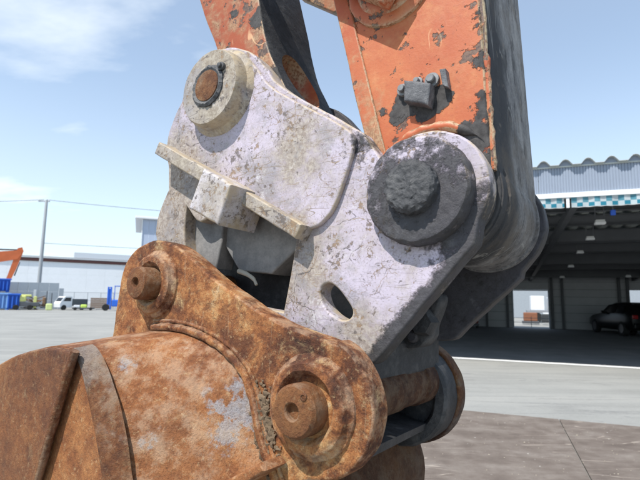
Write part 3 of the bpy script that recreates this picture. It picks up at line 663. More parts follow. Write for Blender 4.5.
# raised side cutter left of the ridge
q = [uv(71, 352, WE-.02), uv(60, 390, WE-.02), uv(47, 435, WE-.02), uv(34, 480, WE-.02), uv(10, 560, WE-.02)]
cutp = [p for p in spline(PA, closed=False, n=4)[:22]]
cutp = [(p[0], p[1]-.002) for p in cutp if p[0] < q[0][0]-.004] + spline(q, closed=False, n=4) + [(-.95, -1.3), (-1.5, -1.5), (-1.5, -1.0), (-1.38, -.7)]
plate('side_cutter', ragged(cutp, 0.001, 30), WE-.020, WE-.001, M_RUST_DARK, bucket, 0.006, (), off, 3)
rg = spline([uv(72, 351, WE-.02)] + q[1:], closed=False, n=6)
tube('ridge_bar', [(p[0]+.004, WE-.017, p[1]) for p in rg], 0.0085, M_RUST_DARK, bucket, off, 10, 0.002, 60)
# weld beads where the ear meets the wrapper
wp = spline(PB, closed=False, n=10)
wb = [(p[0], p[1]) for p in wp if -0.60 < p[0] and p[1] > -0.56][:62]
for dn, rr2, zz in ((0.008, 0.0085, EW-.003), (0.020, 0.0045, EW-.001)):
    pts = []
    for k, p in enumerate(wb):
        t = (Vector(wb[min(k+1, len(wb)-1)]) - Vector(wb[max(k-1, 0)])).normalized(); pts.append((p[0]-t.y*dn, zz, p[1]+t.x*dn))
    tube('weld_bead', pts, rr2, M_RUST_EAR, bucket, off, 8, 0.0022, 90)
# mud and grease clods packed beside the pin boss
random.seed(5)
bm = bmesh.new()
for k in range(420):
    x_, y_ = random.gauss(264, 5.5), random.gauss(430, 22)
    p = uv(x_, y_, EW); s_ = random.choice((.0012, .0018, .0025, .0032, .0045, .006))
    ret = bmesh.ops.create_icosphere(bm, subdivisions=1, radius=s_, matrix=Matrix.Translation((p[0], EW-.002, p[1])) @ Matrix.Diagonal((random.uniform(.7, 1.5), .7, random.uniform(.7, 1.5), 1)))
    for v in ret['verts']: v.co += Vector((mnoise.noise(v.co*130), mnoise.noise(v.co*150), mnoise.noise(v.co*170)))*.003
mud = bm_obj('dried_mud', bm, plain('dried_mud', (0.15, 0.105, 0.065), 0.95, 0.5, 90), bucket, off); mud['kind'] = 'stuff'
# rib below the pin boss, gusset between the ears
rb_ = [uv(205, 492, EW-.05), uv(262, 462, EW-.05), uv(268, 470, EW-.05), uv(215, 505, EW-.05)]
plate('rib', rb_, EW-.06, EW, M_RUST, bucket, 0.005, (), off)
c1 = Vector(PB_R)
v_ = []
for w_, (ua, va), (ub, vb) in ((EW+.05, (-.30, -.395), (-.076, -.421)), (0.434, (-.34, -.43), (-.165, -.472))):   # slab joining the ears below the pin
    v_ += [(ua, w_, va), (ub, w_, vb), (ub-.004, w_, vb-.016), (ua, w_, va-.016)]
pydata('ear_slab', v_, [(0, 1, 2, 3), (4, 5, 6, 7), (0, 1, 5, 4), (1, 2, 6, 5), (2, 3, 7, 6), (3, 0, 4, 7)], M_DARKSTEEL, bucket, off)
lathe('far_boss', fc, [(0.08, 0.436), (0.124, 0.436), (0.125, 0.430), (0.124, 0.366), (0.118, 0.358), (0.098, 0.357), (0.092, 0.362), (0.088, 0.372), (0.03, 0.374)], M_DARKSTEEL, bucket, off, 64, 0.002, 35)
lathe('pin_sleeve', (PB_R[0]-.004, PB_R[1]-.004), [(0.044, 0.02), (0.052, 0.02), (0.052, 0.20), (0.049, 0.205), (0.049, 0.30), (0.053, 0.305), (0.053, 0.44), (0.04, 0.44)], rust_material('sleeve_oily_rust', 33, 0.34, 0.9, 0.6, pale_col=(0.09, 0.09, 0.09)), bucket, off, 48)
for k in range(5):                               # teeth on the lip, resting on the ground
    w_ = WE + .05 + k*(0.89-.10)/4
    plate('tooth', [(-1.42, -1.60), (-1.60, -1.655), (-1.66, -1.665), (-1.42, -1.668)], w_-.04, w_+.04, M_RUST_DARK, bucket, 0.006, (), off)

# ---------------------------------------------------------------- ground
def concrete_ground():
    m = Mat('yard_concrete'); rot = (0, 0, R(-15.7))
    a = m.noise(0.35, 6, 0.6, seed=1); st = m.noise(0.9, 7, 0.62, m.mapping(rot=rot, sc=(0.25, 2.2, 1)), seed=2); g = m.noise(14, 6, 0.7, seed=3); fi = m.noise(130, 3, 0.7, seed=4)
    f = m.math('ADD', m.math('MULTIPLY', a, 0.4), m.math('ADD', m.math('MULTIPLY', st, 0.4), m.math('MULTIPLY', g, 0.2)))
    c = m.ramp(f, [(0.32, (0.20, 0.20, 0.188)), (0.5, (0.285, 0.285, 0.268)), (0.68, (0.365, 0.358, 0.33))])
    l = m.lines(0.8, 0.006, 5, m.mapping(rot=rot, sc=(0.3, 2.5, 1)), 0.7, 0.5)
    c = m.mix(m.math('MULTIPLY', l, 0.4), c, (0.15, 0.15, 0.15))
    c = m.mix(m.math('MULTIPLY', m.step(fi, 0.52, 0.7), 0.35), c, (0.17, 0.17, 0.165))
    for k, (sc, rt, yst) in enumerate(((0.55, -15.7, 6.0), (0.7, -4.0, 7.0), (0.4, 20.0, 8.0))):
        tm = m.lines(sc, 0.012, 21+k*4, m.mapping(rot=(0, 0, R(rt)), sc=(0.10, yst/4, 1)), 0.5, 0.47, 0.05)
        c = m.mix(m.math('MULTIPLY', tm, m.math('MULTIPLY', m.step(g, 0.35, 0.6), 0.35)), c, (0.14, 0.14, 0.138))
    stn = m.step(m.noise(0.8, 8, 0.72, seed=41), 0.58, 0.66)
    c = m.mix(m.math('MULTIPLY', stn, 0.28), c, (0.16, 0.155, 0.145))
    ag = m.vor(60); c = m.mix(m.math('MULTIPLY', m.math('SUBTRACT', 1.0, m.step(ag, 0.1, 0.35)), 0.22), c, (0.48, 0.46, 0.42))
    return m.out(c, 0.9, 0, m.bump(fi, 0.004, 0.5), 0.3)
def sheet(name, pts, mat, z=0.0):
    return tag(pydata(name, [(p[0], p[1], z) for p in pts], [tuple(range(len(pts)))], mat, smooth=0), kind='structure')
sheet('ground', [(-1500, -300), (1500, -300), (1500, 2500), (-1500, 2500)], concrete_ground())

HD, HN = Vector((0.9357, -0.3528, 0)).normalized(), Vector((0.3528, 0.9357, 0)).normalized()
HL = Vector((3.845, 13.035, 0))
HF = Matrix(((HD.x, HN.x, 0, HL.x), (HD.y, HN.y, 0, HL.y), (0, 0, 1, 0), (0, 0, 0, 1)))
def hp(x, y): p = HL + HD*x + HN*y; return (p.x, p.y)
XL, XR, YB = -8.0, 26.0, 18.0                    # the shed from end to end, back wall
sheet('shed_floor', [hp(XL, 0.02), hp(XR, 0.02), hp(XR, YB+.3), hp(XL, YB+.3)], plain('shed_asphalt', (0.21, 0.21, 0.215), 0.9, 0.3, 1.2), 0.004)
sheet('painted_line', [hp(XL, -0.22), hp(XR, -0.22), hp(XR, 0.06), hp(XL, 0.06)], plain('line_paint', (0.78, 0.79, 0.78), 0.8, 0.1, 5), 0.008)

# steel road plates in front of the shed
def steel_plate_mat(name, seed):
    m = Mat(name); rot = (0, 0, R(-16))
    a = m.noise(1.4, 8, 0.68, m.mapping(rot=rot, sc=(0.8, 2.0, 1)), seed=seed); b = m.noise(7, 7, 0.65, seed=seed+1); g = m.noise(90, 4, 0.7, seed=seed+2)
    f = m.math('ADD', m.math('MULTIPLY', a, 0.62), m.math('MULTIPLY', b, 0.38))
    c = m.ramp(f, [(0.30, (0.085, 0.066, 0.055)), (0.48, (0.150, 0.122, 0.102)), (0.60, (0.205, 0.175, 0.150)), (0.74, (0.29, 0.26, 0.225))])
    c = m.mix(m.math('MULTIPLY', m.step(g, 0.5, 0.72), 0.4), c, (0.10, 0.07, 0.06))
    l = m.lines(1.6, 0.008, seed+4, m.mapping(rot=rot, sc=(0.35, 3, 1)), 1.2, 0.48)
    c = m.mix(m.math('MULTIPLY', l, 0.55), c, (0.42, 0.36, 0.30))
    sp = m.step(m.noise(26, 3, 0.5, seed=seed+7), 0.72, 0.74)
    c = m.mix(sp, c, (0.55, 0.53, 0.48))
    return m.out(c, m.fmix(b, 0.6, 0.9), 0.0, m.bump(g, 0.002, 0.5), 0.35)
S1, S2 = ground(559, 421), ground(591, 482); sd = (S2-S1).normalized()
P1, P2 = ground(455, 408), ground(640, 425); pd = (P2-P1).normalized()
for x0, x1, lab, seed in ((0.006, 3.05, 'brown steel road plate right of the thin slanting seam', 3), (-3.05, -0.006, 'brown steel road plate left of the thin seam, partly under the bucket', 9)):
    o_ = S1 + pd*0.0
    q_ = [o_ + pd*x0, o_ + pd*x1, o_ + pd*x1 + sd*6.0, o_ + pd*x0 + sd*6.0]
    bm = bmesh.new(); vs = [bm.verts.new((p.x, p.y, z)) for z in (0.002, 0.024) for p in q_]
    for f in ((0, 1, 2, 3), (4, 5, 6, 7), (0, 1, 5, 4), (1, 2, 6, 5), (2, 3, 7, 6), (3, 0, 4, 7)): bm.faces.new([vs[i] for i in f])
    bmesh.ops.bevel(bm, geom=list(bm.edges), offset=0.003, segments=1, affect='EDGES')
    tag(bm_obj('steel_road_plate', bm, steel_plate_mat('road_plate_steel_%d' % seed, seed), smooth=0), lab, 'steel plate', 'steel plates laid on the yard')
# dust and grit swept along the plate's edge
random.seed(11); bm = bmesh.new()
for k in range(900):
    t = random.uniform(-2.6, 3.0); s_ = abs(random.gauss(0, .05)); p = S1 + pd*t - sd*(s_ + .01) if random.random() < .6 else S1 + pd*t + sd*random.uniform(0, 2.4)
    zz = 0.024 if (p-S1).dot(sd) > 0 else 0.0
    r_ = random.uniform(.002, .006) * (1.6 if random.random() < .08 else 1)
    bmesh.ops.create_icosphere(bm, subdivisions=0 if False else 1, radius=r_, matrix=Matrix.Translation((p.x, p.y, zz + r_*.4)) @ Matrix.Diagonal((1, random.uniform(.6, 1.4), .6, 1)))
tag(bm_obj('grit', bm, plain('grit', (0.42, 0.37, 0.29), 0.95, 0.4, 40), smooth=0), 'pale sandy grit scattered along the road plate edge', 'grit', kind='stuff')

# ---------------------------------------------------------------- open vehicle shed
shed = empty('vehicle_shed', HF, 'long open-fronted vehicle shed with corrugated roof and pale blue fascia', 'shed')
M_FASCIA = plain('fascia_sheet', (0.27, 0.315, 0.39), 0.45, 0.06, 2)
M_ROOF = plain('roof_sheet', (0.46, 0.49, 0.47), 0.5, 0.12, 3)
M_STEEL = plain('shed_steel', (0.10, 0.105, 0.115), 0.6, 0.15, 3)
M_WHITE = plain('white_trim', (0.80, 0.81, 0.82), 0.5, 0.05, 4)
YE = -2.0
def roof_z(y): return 4.25 - 0.058*(y - YE)
# folded-plate roof
prof = [(0.0, 0.0), (0.11, 0.0), (0.17, 0.075), (0.205, 0.108), (0.25, 0.12), (0.295, 0.108), (0.33, 0.075), (0.39, 0.0)]
v, f = [], []; xs = []
x = XL
while x < XR:
    xs += [(x + a, b) for a, b in prof]; x += 0.46*0.97
ys = [YE-.12, YB+.3]
for t in (0, -0.012):
    for y in ys: v += [(a, y, roof_z(y) + 0.33 + b + t) for a, b in xs]
n_ = len(xs)
for lay in (0, 2*n_):
    for k in range(n_-1): f.append((lay+k, lay+k+1, lay+n_+k+1, lay+n_+k))
for k in range(n_-1): f.append((k, k+1, 2*n_+k+1, 2*n_+k))
pydata('roof_sheet', v, f, M_ROOF, shed, smooth=40)
# closing sheet behind the waves at the eave
v, f = [], []
for a, c_ in xs: v += [(a, YE-.02, roof_z(YE)+.30), (a, YE-.02, roof_z(YE)+.325+c_)]
for k in range(n_-1): f.append((2*k, 2*k+2, 2*k+3, 2*k+1))
pydata('wave_closer', v, f, M_FASCIA, shed, smooth=0)
# ribbed fascia: panels side by side
def rib_panel(w, z0, z1, pitch=0.057):
    v, f = [], []; k = 0; x = 0.0; pts = []
    while x < w - 1e-4:
        pts += [(x, 0.0), (x+pitch*.62, 0.0), (x+pitch*.70, 0.012), (x+pitch*.92, 0.012)]; x += pitch
    pts = [p for p in pts if p[0] <= w] + [(w, 0.0)]
    n = len(pts)
    for z in (z0, z1): v += [(a, b, z) for a, b in pts] + [(a, 0.03, z) for a, b in pts]
    for k in range(n-1):
        f += [(k, k+1, 2*n+k+1, 2*n+k), (n+k+1, n+k, 3*n+k, 3*n+k+1), (k+1, k, n+k, n+k+1), (2*n+k, 2*n+k+1, 3*n+k+1, 3*n+k)]
    f += [(0, 2*n, 3*n, n), (n-1, 2*n-1, 4*n-1, 3*n-1)]
    me = bpy.data.meshes.new('fascia_panel'); me.from_pydata(v, [], f); me.update(); me.materials.append(M_FASCIA); return me
pm = rib_panel(2.48, 3.955, 4.565)
x = XL
while x < XR - 2:
    o = bpy.data.objects.new('fascia_panel', pm); C.objects.link(o); o.parent = shed; o.location = (x, YE, 0); x += 2.49
box('fascia_cap', (XL, YE-.03, 4.545), (XR, YE+.06, 4.575), M_ROOF, shed)
box('gutter_band', (XL, YE-.05, 3.845), (XR, YE+.08, 3.952), M_WHITE, shed, 0.006)
# striped valance cloths
def valance_mat():
    m = Mat('valance_check'); n = m.n.new('ShaderNodeTexChecker'); m.l.new(m.mapping(sc=(1/0.098, 1/0.098, 1/0.098), loc=(0, 0.5, 0.04)), n.inputs['Vector'])
    n.inputs['Scale'].default_value = 1.0
    o = m.xyz(); row = m.step(o['Z'], -0.133, -0.127)
    st = m.step(m.math('SINE', m.math('MULTIPLY', o['X'], 2*math.pi/0.225)), 0.0, 0.06)
    st2 = m.step(m.math('SINE', m.math('MULTIPLY', o['X'], 2*math.pi/0.225)), -0.06, 0.0)
    c_up = m.mix(st, (0.72, 0.78, 0.80), (0.16, 0.42, 0.52)); c_lo = m.mix(st2, (0.05, 0.33, 0.46), (0.70, 0.80, 0.83))
    c_lo = m.mix(m.math('SUBTRACT', 1.0, m.step(o['Z'], -0.222, -0.216)), c_lo, (0.76, 0.78, 0.78))
    c = m.mix(row, c_lo, c_up)
    return m.out(c, 0.85)
M_VAL = valance_mat()
def cloth(w, h=0.235):
    v, f = [], []; nx, nz = int(w/0.035), 5
    for j in range(nz+1):
        for i in range(nx+1):
            xx = w*i/nx; v.append((xx, 0.018*math.sin(xx*9.0)*j/nz + 0.008*math.sin(xx*23), -h*j/nz + 0.004*math.sin(xx*31)))
    for j in range(nz):
        for i in range(nx): a = j*(nx+1)+i; f.append((a, a+1, a+nx+2, a+nx+1))
    bm = bmesh.new(); vs = [bm.verts.new(p) for p in v]
    for q in f: bm.faces.new([vs[i] for i in q])
    bmesh.ops.solidify(bm, geom=list(bm.faces), thickness=0.003)
    me = bpy.data.meshes.new('valance'); bm.to_mesh(me); bm.free(); finish(me, 60); me.materials.append(M_VAL); return me
for x0, x1 in ((XL, -0.7), (-0.62, 2.46), (2.60, 7.3), (7.38, 13.0)):
    o = bpy.data.objects.new('valance', cloth(x1-x0)); C.objects.link(o); o.parent = shed; o.location = (x0, YE-.01, 3.855)
for x in (-0.66, 2.53, 7.34): box('valance_bracket', (x-.03, YE-.03, 3.62), (x+.03, YE+.03, 3.84), M_WHITE, shed)
# beams under the roof, columns, back wall
for y, h_, dz in ((-1.7, .16, 0), (0.6, .40, .02), (2.9, .30, .02), (5.2, .45, .02), (8.0, .36, .02), (10.6, .48, .02), (13.2, .40, .02), (15.6, .55, .02), (17.3, .3, .02)):
    z1 = roof_z(y) + 0.28
    bm = bmesh.new()
    add_box(bm, (XL, y-.10, z1-.014), (XR, y+.10, z1)); add_box(bm, (XL, y-.006, z1-h_), (XR, y+.006, z1-.014)); add_box(bm, (XL, y-.10, z1-h_-.014), (XR, y+.10, z1-h_))
    bm_obj('roof_beam', bm, M_STEEL, shed, smooth=0)
for x in (2.9, 8.3):                               # rafters running back
    bm = bmesh.new(); z0, z1 = roof_z(YE)-.02, roof_z(YB)-.02
    v = [(x-.08, YE+.3, z0), (x+.08, YE+.3, z0), (x+.08, YB, z1), (x-.08, YB, z1)]
    vs = [bm.verts.new(p) for p in v] + [bm.verts.new((p[0], p[1], p[2]-.22)) for p in v]
    for q in ((0, 1, 2, 3), (4, 5, 6, 7), (0, 1, 5, 4), (1, 2, 6, 5), (2, 3, 7, 6), (3, 0, 4, 7)): bm.faces.new([vs[i] for i in q])
    bm_obj('rafter', bm, M_STEEL, shed, smooth=0)
COLS = [-7.9, -4.6, -1.55, 0.35, 1.55, 4.05, 4.62, 7.55, 7.98, 11.0, 14.0, 18.0, 25.9]
for x in COLS:
    bm = bmesh.new(); add_box(bm, (x-.07, YB-.16, 0.0), (x+.07, YB-.145, roof_z(YB))); add_box(bm, (x-.006, YB-.145, 0), (x+.006, YB-.03, roof_z(YB))); add_box(bm, (x-.07, YB-.03, 0), (x+.07, YB-.015, roof_z(YB)))
    bm_obj('wall_post', bm, M_STEEL, shed, smooth=0)
M_WALL = plain('shed_wall_panel', (0.46, 0.47, 0.49), 0.7, 0.12, 1.5)
DX0, DX1, DZ1 = 1.84, 3.92, 2.32
rows = [(0.02, 0.42), (0.435, 0.95), (0.965, 1.42), (1.435, 1.90), (1.915, 2.34), (2.355, 2.78), (2.795, 3.4)]
cells = [(XL, -4.6), (-4.6, -1.55), (-1.55, 0.35), (0.35, DX0), (DX0, DX1), (DX1, 4.62), (4.62, 7.98), (7.98, 9.3), (9.3, 11.0), (11.0, 14.0), (14.0, 18.0), (18.0, XR)]
for x0, x1 in cells:
    for z0, z1 in rows:
        if (x0, x1) == (DX0, DX1) and z0 < 2.3: continue
        if (x0, x1) == (7.98, 9.3) and 1.4 < z0 < 2.3: continue
        box('wall_panel', (x0+.006, YB, z0), (x1-.006, YB+.05, z1), M_WALL, shed, 0.006)
M_BACK = plain('wall_backing', (0.07, 0.075, 0.08), 0.8)
for lo, hi in (((XL, YB+.055, 0), (DX0+.01, YB+.075, 3.45)), ((DX1-.01, YB+.055, 0), (7.99, YB+.075, 3.45)), ((9.29, YB+.055, 0), (XR, YB+.075, 3.45)), ((DX0+.01, YB+.055, DZ1+.01), (DX1-.01, YB+.075, 3.45)), ((7.99, YB+.055, 2.33), (9.29, YB+.075, 3.45)), ((7.99, YB+.055, 0), (9.29, YB+.075, 1.43))):
    box('wall_backing', lo, hi, M_BACK, shed)
for x in (XL, XR):
    box('end_wall', (x-.05, YE+.2, 0.0), (x+.05, YB, 3.2), M_WALL, shed)
# framed opening in the back wall
M_FRAME = plain('door_frame', (0.36, 0.40, 0.46), 0.5)
for lo, hi in (((DX0, YB-.06, 0.02), (DX0+.07, YB+.08, DZ1)), ((DX1-.07, YB-.06, 0.02), (DX1, YB+.08, DZ1)), ((DX0+.07, YB-.06, DZ1-.06), (DX1-.07, YB+.08, DZ1)), ((DX0+1.02, YB+.0, 0.05), (DX0+1.05, YB+.03, 0.72)), ((DX0+.07, YB-.0, 0.60), (DX1-.07, YB+.03, 0.625)), ((DX0+.07, YB-.0, 0.33), (DX1-.07, YB+.03, 0.355))):
    box('door_frame', lo, hi, M_FRAME, shed, 0.004)
# high-bay lamps: unlit white boxes hung in a row
M_LAMP = plain('lamp_housing', (0.62, 0.63, 0.62), 0.4)
def lamp(x, y, z, label):
    t = empty('ceiling_lamp', HF @ Matrix.Translation((x, y, z)), label, 'lamp', 'unlit lamps under the shed roof')
    bm = bmesh.new(); add_box(bm, (-.10, -.08, 0.0), (.10, .08, .05)); bm_obj('lamp_body', bm, M_LAMP, t, smooth=0)
    box('reflector', (-.12, -.09, -.06), (.12, .09, -.001), M_WHITE, t, 0.008)
    top = roof_z(y) + 0.1 - z
    for s_ in (-.1, .1): box('hanger_rod', (s_-.012, -.012, .05), (s_+.012, .012, max(top, .12)), M_STEEL, t)
names = ['nearest the valance', 'second from the front', 'third from the front', 'fourth from the front', 'last before the back wall']
for k, (x, y, z) in enumerate(((3.5, 0.0, 3.58), (3.79, 3.2, 3.57), (3.98, 6.5, 3.46), (4.15, 10.3, 3.2), (4.26, 14.5, 2.92))):
    lamp(x, y, z, 'small pale ceiling lamp in the slanting row, ' + names[k])
lamp(7.28, 14.5, 2.96, 'small pale ceiling lamp above the dark parked car')
# little blue bracket under the eave
bx = empty('blue_bracket', HF @ Matrix.Translation((3.45, -1.7, 3.52)), 'small bright blue clamp hanging just under the striped valance', 'clamp')
box('clamp_body', (-.05, -.03, -.06), (.05, .03, .06), plain('clamp_blue', (0.02, 0.09, 0.45), 0.5), bx, 0.01)
box('clamp_strap', (-.015, -.015, .06), (.015, .015, .16), M_STEEL, bx)

# ---------------------------------------------------------------- parked cars
M_CARPAINT = plain('black_car_paint', (0.008, 0.008, 0.009), 0.3, 0.05, 3, spec=0.25)
M_GLASS = plain('dark_car_glass', (0.02, 0.022, 0.025), 0.08, 0.0, 3, spec=0.6)
M_TYRE = plain('tyre_rubber', (0.02, 0.02, 0.02), 0.85, 0.1, 30)
M_RIM = plain('wheel_rim', (0.06, 0.06, 0.062), 0.35, 0.1, 10, 0.6)
M_TAIL = plain('tail_lamp_red', (0.35, 0.01, 0.012), 0.2, 0.1, 20)
def car(M, label, paint, group='cars parked in the shed'):
    """rear at y=0 facing -y, nose towards +y"""
    t = empty('parked_car', M, label, 'car', group)
    # stations along the length: y, bottom, belt, roof, half width low, belt, roof
    st = [(0.0, .42, .86, .90, .70, .74, .70), (0.03, .34, .98, 1.02, .82, .84, .70), (0.22, .30, 1.00, 1.28, .88, .88, .64), (0.55, .26, 1.00, 1.47, .90, .90, .62), (1.3, .24, .99, 1.53, .90, .90, .62), (2.1, .24, .97, 1.50, .90, .90, .62),
          (2.75, .24, .96, 1.30, .90, .90, .66), (3.2, .24, .95, 1.00, .90, .90, .74), (3.9, .26, .86, .90, .88, .86, .74), (4.35, .30, .72, .76, .82, .80, .70), (4.5, .38, .62, .64, .70, .70, .62)]
    v, f = [], []
    for y, zb, zm, zr, a, b, c in st:
        half = [(a*.86, zb), (a, zb+.12), (b+.015, (zb+zm)/2+.05), (b, zm), (c+.02, zr-.05 if zr-zm > .1 else zr-.01), (c-.08, zr)]
        ring = [(-x, z) for x, z in half] + [(x, z) for x, z in half[::-1]]
        v += [(x, y, z) for x, z in ring]
    n = 12
    for i in range(len(st)-1):
        for k in range(n): k2 = (k+1) % n; f.append((i*n+k, i*n+k2, (i+1)*n+k2, (i+1)*n+k))
    f += [tuple(range(n)), tuple(range((len(st)-1)*n, len(st)*n))]
    pydata('body', v, f, paint, t, smooth=50)
    q = lambda name, p, mat: pydata(name, p, [(0, 1, 2, 3)], mat, t, smooth=0)
    q('rear_window', [(-.66, .085, 1.03), (.66, .085, 1.03), (.54, .40, 1.40), (-.54, .40, 1.40)], M_GLASS)
    for s_ in (-1, 1):
        q('side_window', [(s_*.915, .62, 1.03), (s_*.915, 1.45, 1.03), (s_*.665, 1.45, 1.46), (s_*.70, .75, 1.42)], M_GLASS)
        q('side_window', [(s_*.915, 1.53, 1.03), (s_*.915, 2.75, 1.01), (s_*.72, 2.35, 1.40), (s_*.665, 1.53, 1.46)], M_GLASS)
        box('tail_lamp', (s_*.72-.12, -.02, .80), (s_*.72+.12, .06, .97), M_TAIL, t, 0.02)
        box('reflector', (s_*.66-.10, -.03, .47), (s_*.66+.10, .02, .53), M_TAIL, t, 0.01)
        box('mirror', (s_*1.0-.09, 2.35, .98), (s_*1.0+.09, 2.45, 1.12), paint, t, 0.02)
        for y in (.85, 3.55):
            w = lathe('tyre', (0, 0), [(.20, -.10), (.30, -.11), (.335, -.08), (.335, .08), (.30, .11), (.20, .10)], M_TYRE, t, (0, 0, 0), 32,
                      M=Matrix.Translation((s_*.82, y, .335)) @ Matrix.Rotation(R(90), 4, 'Z'))
            lathe('rim', (0, 0), [(.21, -.112), (.20, -.118), (.05, -.108), (.05, .108), (.20, .118), (.21, .112)], M_RIM, w, (0, 0, 0), 20,
                  M=Matrix.Translation((s_*.82, y, .335)) @ Matrix.Rotation(R(90), 4, 'Z'))
    box('number_plate', (-.17, -.015, .70), (.17, .04, .80), plain('plate_white', (0.62, 0.63, 0.62), 0.5), t)
    box('bumper', (-.80, -.06, .36), (.80, .10, .60), paint, t, 0.05)
    box('roof_spoiler', (-.58, .28, 1.43), (.58, .52, 1.475), paint, t, 0.015)
    return t
car(HF @ Matrix.Translation((7.72, 12.6, 0.004)) @ Matrix.Rotation(R(14), 4, 'Z') @ Matrix.Diagonal((1.04, 1.04, 1.06, 1)), 'black car parked tail-out in the shed, red tail lamps', M_CARPAINT)
car(HF @ Matrix.Translation((9.05, 10.6, 0.004)) @ Matrix.Rotation(R(14), 4, 'Z') @ Matrix.Diagonal((1.13, 1.1, 1.13, 1)), 'dark car at the right edge beside the black car', plain('dark_grey_car_paint', (0.02, 0.021, 0.024), 0.25, 0.05, 3))

tr = empty('tool_trolley', HF @ Matrix.Translation((-0.55, 15.8, 0.004)), 'dark tool trolley with red drawers by the back wall, left of the bright opening', 'trolley')
M_TRED = plain('trolley_red', (0.16, 0.02, 0.018), 0.5)
box('frame', (-.5, -.3, .16), (.5, .3, .26), M_STEEL, tr, 0.02); box('top_tray', (-.55, -.33, 1.0), (.55, .33, 1.08), M_STEEL, tr, 0.02)
for z in (.30, .53, .76): box('drawer', (-.46, -.29, z), (.46, .28, z+.2), M_TRED, tr, 0.015)
for x in (-.4, .4):
    for y in (-.22, .22): lathe('castor', (0, 0), [(.02, -.03), (.07, -.03), (.08, 0), (.07, .03), (.02, .03)], M_TYRE, tr, (x, y, .08), 14)
box('handle', (.55, -.25, .9), (.62, .25, .95), M_STEEL, tr, 0.01)

# ---------------------------------------------------------------- seen through the shed's back opening
bt = empty('flatbed_truck', HF @ Matrix.Translation((5.4, 29.0, 0)), 'white flatbed truck seen through the bright opening in the back wall', 'truck')
M_TW = plain('truck_white', (0.72, 0.74, 0.76), 0.5)
box('cab', (1.2, -.9, .5), (2.6, .9, 2.1), M_TW, bt, 0.1); box('cab_window', (1.35, -.93, 1.3), (2.3, -.88, 1.9), M_GLASS, bt)
box('bed', (-2.2, -.95, .75), (1.1, .95, .95), plain('bed_grey', (0.25, 0.26, 0.28), 0.6), bt, 0.02)
box('load_box', (-1.9, -.8, .95), (-.9, .8, 2.1), M_TW, bt, 0.04); box('load_box', (-.6, -.8, .95), (.6, .8, 2.0), M_TW, bt, 0.04)
for x in (-1.5, 1.9):
    lathe('wheel', (0, 0), [(.1, -.12), (.36, -.12), (.4, -.08), (.4, .08), (.36, .12)], M_TYRE, bt, (x, -.85, .4), 24)
ob = empty('orange_compressor', HF @ Matrix.Translation((3.2, 23.5, 0)), 'small orange machine standing outside the bright back opening', 'machine')
box('housing', (-.5, -.3, .25), (.4, .3, .85), plain('machine_orange', (0.24, 0.10, 0.055), 0.6), ob, 0.05); box('skid', (-.6, -.32, .08), (.5, .32, .25), M_STEEL, ob, 0.02)
db = empty('dark_generator', HF @ Matrix.Translation((4.6, 23.8, 0)), 'dark boxy machine standing outside the bright back opening', 'machine')
box('housing', (-.7, -.3, .2), (.6, .3, .75), plain('machine_dark', (0.04, 0.045, 0.05), 0.6), db, 0.05); box('top_panel', (-.6, -.25, .75), (.2, .25, .85), M_TW, db, 0.02)
wallb = empty('boundary_wall', HF @ Matrix.Translation((10, 40, 0)), 'pale far wall beyond the back opening of the shed', 'wall')
for k in range(8): box('wall_panel', (-16+k*4+.02, 0, 0), (-12+k*4-.02, .15, 3.2), plain('pale_wall', (0.30, 0.33, 0.36), 0.8) if k == 0 else bpy.data.materials['pale_wall'], wallb, 0.01)

# ---------------------------------------------------------------- left background
def on_ground_at(px, dist):
    d = ray(px, 240 + FOC*math.tan(PITCH)); d = Vector((d.x, d.y, 0)).normalized()
    return d * dist
def frame_at(px, dist, z=0.0, turn=0.0, s=1.0):
    """frame on the ground in the direction of a column of the picture; x runs right across the view"""
    p = on_ground_at(px, dist); a = math.atan2(p.y, p.x) - math.pi/2 + turn
    return Matrix.Translation((p.x, p.y, z)) @ Matrix.Rotation(a, 4, 'Z') @ Matrix.Diagonal((s, s, s, 1))
def height_at(px, py, dist):
    d = ray(px, py); return CAM.z + d.z/math.hypot(d.x, d.y)*dist

# long warehouse with dark red eaves
wd = 110.0; whF = frame_at(60, wd, 0, R(0))
wh = empty('warehouse', whF, 'long white warehouse with dark red-brown eaves across the far side of the yard', 'building')
ze0, ze1 = height_at(60, 262, wd), height_at(60, 257, wd)
M_WHW = plain('warehouse_wall', (0.80, 0.83, 0.86), 0.6, 0.04, 0.4)
M_EAVE = plain('eave_red_brown', (0.075, 0.03, 0.028), 0.6, 0.1, 1)
for k in range(34):
    x0 = -62 + k*3.5
    for j, (z0, z1) in enumerate(((0.0, ze0*.36), (ze0*.36+.01, ze0*.70), (ze0*.70+.01, ze0-.02))):
        o = None
        if k == 0:
            if j == 0: whp = []
            o = box('wall_panel', (0.005, 0, z0), (3.495, .2, z1), M_WHW, wh, 0.005); o.location = (x0, 0, 0); whp.append(o.data)
        else:
            o = bpy.data.objects.new('wall_panel', whp[j]); C.objects.link(o); o.parent = wh; o.location = (x0, 0, 0)
box('eaves', (-63, -.25, ze0), (56, .3, ze1), M_EAVE, wh, 0.03)
box('roof', (-62.6, -.3, ze1-.4), (55.6, 14, ze1-.05), plain('warehouse_roof', (0.5, 0.53, 0.55), 0.6), wh, 0.02)
mz0, mz1 = height_at(95, 256.8, wd+8), height_at(95, 253.2, wd+8)
box('roof_monitor', (2.0, 8.0, mz0-.6), (20, 11, mz1), plain('monitor_silver', (0.5, 0.53, 0.56), 0.5), wh, 0.05)
